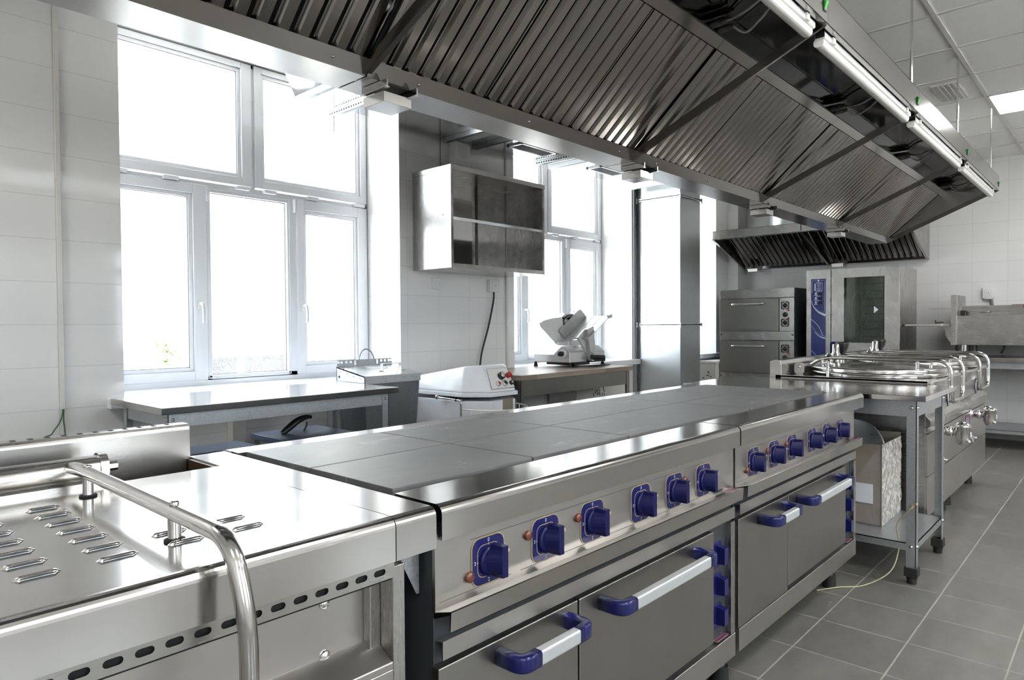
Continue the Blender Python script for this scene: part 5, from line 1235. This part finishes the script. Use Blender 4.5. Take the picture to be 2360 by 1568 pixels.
def wall_cabinet():
    T = thing('wall_cabinet', (3.57, 3.55, 1.576), 'open stainless wall cabinet with one middle shelf mounted between the windows', 'wall cabinet')
    x0, x1, y0, y1, z0, z1 = 3.083, 4.055, 3.352, 3.749, 1.572, 2.258
    MB().box(x0, x0 + .022, y0, y1, z0, z1 - .034).build('side_panel', 'steel_z', T, .0012)
    MB().box(x1 - .022, x1, y0, y1, z0, z1 - .034).build('side_panel', 'steel_z', T, .0012)
    MB().box(x0 - .002, x1 + .002, y0 - .003, y1, z1 - .034, z1).build('top_panel', 'steel_x', T, .002)
    b = MB().box(x0 + .022, x1 - .022, y0, y1 - .012, z0, z0 + .03); b.build('bottom_panel', 'steel_x', T, .0012)
    MB().box(x0 + .022, x1 - .022, y1 - .012, y1 - .008, z0 + .03, z1 - .034).build('back_panel', 'steel_mirror', T)
    MB().box(x0 + .022, x1 - .022, y0 + .004, y1 - .012, 1.893, 1.914).build('shelf', 'steel_mirror', T, .001)
    m = MB()
    for x in (3.36, 3.70): m.box(x - .012, x + .012, y1 - .016, y1 - .012, z0 + .03, z1 - .034)
    m.build('back_rib', 'gland_grey', T)
    s = MB()
    for y, z in ((y1 - .04, 2.235), (y0 + .2, 2.243), (y0 + .06, 2.248), (y0 + .08, 1.93), (y1 - .08, 1.91)): s.lathe([(0, .0025), (.004, .0015), (.0042, 0)], (x0 - .002, y, z), (-1, 0, 0), 8)
    s.build('rivet', 'chrome', T)
wall_cabinet()
def wall_bits():
    x = 3.295; z = 1.490
    T = thing('power_socket', (x, YW, z), 'white recessed wall socket under the left end of the open wall cabinet', 'socket')
    MB().box(x - .042, x + .042, YW - .010, YW, z - .042, z + .042).build('cover', 'plastic_white', T, .004)
    m = MB(); m.lathe([(.026, .010), (.026, .013), (.022, .0125), (.0215, .006), (0, .006)], (x, YW, z), (0, -1, 0), 24); m.mat(1); 
    for s in (-1, 1): m.cyl((x + s * .0095, YW - .0062, z), (x + s * .0095, YW - .0075, z), .003, 8)
    m.build('outlet', ['plastic_white', 'black_gap'], T)
    x = 3.876; z = 1.492
    T = thing('power_socket', (x, YW, z), 'white surface-mounted wall socket with a black cord under the right end of the wall cabinet', 'socket')
    MB().box(x - .058, x + .058, YW - .042, YW, z - .045, z + .052).build('cover', 'plastic_white', T, .006)
    m = MB().box(x - .036, x + .038, YW - .047, YW - .041, z - .022, z + .040); m.mat(1).box(x - .0035, x + .0035, YW - .048, YW - .0465, z + .002, z + .010); m.build('flap', ['plastic_white', 'gland_grey'], T, .002)
    c = MB().tube(spline([(x - .006, YW - .03, z - .044), (x - .012, YW - .03, z - .12), (x - .07, YW - .03, z - .32), (x - .15, YW - .035, z - .52), (x - .19, YW - .05, z - .66)], 8), .0075, 10)
    c.build('power_cord', 'cable_black', T)
    x0, x1 = 3.43, 3.575
    m = MB(); m.prism([(YW, 2.545), (YW - .075, 2.545), (YW - .085, 2.53), (YW - .085, 2.40), (YW - .07, 2.36), (YW, 2.30)], 'x', x0, x1); m.build
    s = thing('wall_speaker', (3.5, YW, 2.3), 'rounded white wall speaker just above the open wall cabinet', 'speaker')
    m.build('housing', 'plastic_white', s, .012)
    g = MB(); g.add([(x0 + .0725 + .05 * cos(a), YW - .0858, 2.466 + .052 * sin(a)) for a in [2 * pi * i / 32 for i in range(32)]], [tuple(range(32))]); g.build('speaker_grille', 'trim_cream', s)
    c = MB().tube([(3.345, YW - .004, 2.25), (3.345, YW - .004, 2.56)], .003, 8); tag(c.build('cable', 'gland_grey'), 'thin dark cable running up the wall left of the white speaker', 'cable')
    w = MB(); w.tube(spline([(.946, YW - .012, .80), (.945, YW - .01, .745), (.948, YW - .02, .66), (.955, YW - .01, .30), (.955, YW - .01, 0)], 6), .003, 8); w.tube(spline([(.944, YW - .012, .80), (.930, YW - .012, .742), (.895, YW - .02, .69), (.85, YW - .01, .60), (.84, YW - .01, .0)], 6), .003, 8)
    tag(w.build('earth_wire', 'wire_green'), 'thin green wires hanging out of the trunking left of the first window', 'wire')
wall_bits()

def printed_box(name, label, x0, x1, y0, y1, z0, z1, strokes, face):
    T = thing(name, ((x0 + x1) / 2, (y0 + y1) / 2, z0), label, 'box')
    m = MB().box(x0, x1, y0, y1, z0, z1 - .03); m.box(x0 - .006, x1 + .006, y0 - .006, y1 + .006, z1 - .03, z1); m.build('carton', 'trim_cream', T, .006)
    k = MB()
    for st in strokes:
        P2 = [(a, b) for a, b in st]
        pts = spline([(a, b, 0) for a, b in P2], 6); n = len(pts); vs = []
        for i, p in enumerate(pts):
            t = pts[min(i + 1, n - 1)] - pts[max(i - 1, 0)]; t = t.normalized() if t.length else Vector((1, 0, 0)); nr = Vector((-t.y, t.x, 0)); w = .0012 + .0042 * sin(pi * i / (n - 1))
            for s in (1, -1):
                q = p + nr * w * s
                vs.append((q.x, y0 - .0012, q.y) if face == 'y' else (x0 - .0012, q.x, q.y))
        k.add(vs, [(2 * i, 2 * i + 1, 2 * i + 3, 2 * i + 2) for i in range(n - 1)])
    k.build('printed_drawing', 'ink', T)
printed_box('carton', 'white carton with a black line drawing under the butcher block table', 4.545, 5.225, 3.42, 3.72, 0, .765, [
    [(4.794, .645), (4.777, .654), (4.765, .641), (4.767, .624)], [(4.782, .603), (4.784, .583), (4.793, .563)], [(4.801, .624), (4.808, .601), (4.821, .585)],
    [(4.814, .632), (4.816, .657), (4.833, .666), (4.856, .646), (4.870, .619), (4.890, .609)], [(4.863, .663), (4.881, .665), (4.893, .649)], [(4.906, .654), (4.926, .635), (4.941, .605), (4.951, .590)],
    [(4.935, .588), (4.950, .564)], [(4.865, .617), (4.873, .587), (4.885, .563)], [(4.913, .593), (4.912, .564)], [(4.821, .611), (4.836, .619), (4.840, .610), (4.826, .599)], [(4.835, .584), (4.850, .597), (4.850, .583), (4.840, .572)]], 'y')
printed_box('carton', 'white lidded carton with a black drawing in the corner between duct and double oven', 7.22, 7.60, 3.475, 3.735, 0, .765, [
    [(3.58, .645), (3.565, .641), (3.552, .615)], [(3.59, .597), (3.575, .602), (3.555, .594)], [(3.545, .599), (3.530, .581)], [(3.639, .562), (3.626, .572), (3.611, .563)]], 'x')

# ================================================================ CAMERA AND LIGHT
def camera():
    F, YAW, PIT, ROL = 1569.55, .739388, .0208181, -.0066035
    cy, sy, cp, sp, cr, sr = cos(YAW), sin(YAW), cos(PIT), sin(PIT), cos(ROL), sin(ROL)
    R = Matrix(((cr, -sr, 0), (sr, cr, 0), (0, 0, 1))) @ Matrix(((1, 0, 0), (0, cp, -sp), (0, sp, cp)))
    ux = R @ Vector((sy, 0, cy)); uy = -(R @ Vector((cy, 0, -sy))); uz = R @ Vector((0, -1, 0))
    right = Vector((ux.x, uy.x, uz.x)); down = Vector((ux.y, uy.y, uz.y)); fwd = Vector((ux.z, uy.z, uz.z))
    m = Matrix(((right.x, -down.x, -fwd.x, 0), (right.y, -down.y, -fwd.y, 0), (right.z, -down.z, -fwd.z, HC), (0, 0, 0, 1)))
    c = bpy.data.cameras.new('camera'); c.sensor_width = 36; c.lens = 36 * F / 2360; c.clip_start = .05; c.clip_end = 200
    o = bpy.data.objects.new('camera', c); COL.objects.link(o); o.matrix_world = m; SC.camera = o
camera()
w = bpy.data.worlds.new('sky'); SC.world = w; w.use_nodes = True
bg = w.node_tree.nodes['Background']; bg.inputs[0].default_value = (.90, .955, 1, 1); bg.inputs[1].default_value = 7.5
for x0, x1 in WINS:
    l = bpy.data.lights.new('window_portal', 'AREA'); l.shape = 'RECTANGLE'; l.size = x1 - x0 - .02; l.size_y = ZC - .84
    l.cycles.is_portal = True
    o = bpy.data.objects.new('window_portal', l); COL.objects.link(o); o.location = ((x0 + x1) / 2, YF + .2, (ZC + .84) / 2); o.rotation_euler = (radians(-90), 0, 0)
l = bpy.data.lights.new('sun', 'SUN'); l.energy = 60; l.angle = radians(.6); l.color = (1, .97, .92)
o = bpy.data.objects.new('sun', l); COL.objects.link(o); o.location = (0, -4, 12); o.rotation_euler = Vector((.75, .03, -.66)).to_track_quat('-Z', 'Y').to_euler()
for x0, x1 in ADDED_WINS:  # portals for the added right-hand windows
    l = bpy.data.lights.new('window_portal', 'AREA'); l.shape = 'RECTANGLE'; l.size = x1 - x0; l.size_y = 1.85
    l.cycles.is_portal = True
    o = bpy.data.objects.new('window_portal', l); COL.objects.link(o); o.location = ((x0 + x1) / 2, YR - .3, 1.775); o.rotation_euler = (radians(90), 0, 0)
SC.view_settings.view_transform = 'Standard'; SC.view_settings.look = 'None'
SC.view_settings.gamma = 1; SC.view_settings.use_curve_mapping = False
SC.view_settings.exposure = 0.22
SC.cycles.max_bounces = 8; SC.cycles.diffuse_bounces = 4; SC.cycles.glossy_bounces = 5; SC.cycles.transparent_max_bounces = 12
SC.cycles.caustics_reflective = False; SC.cycles.sample_clamp_indirect = 25.0
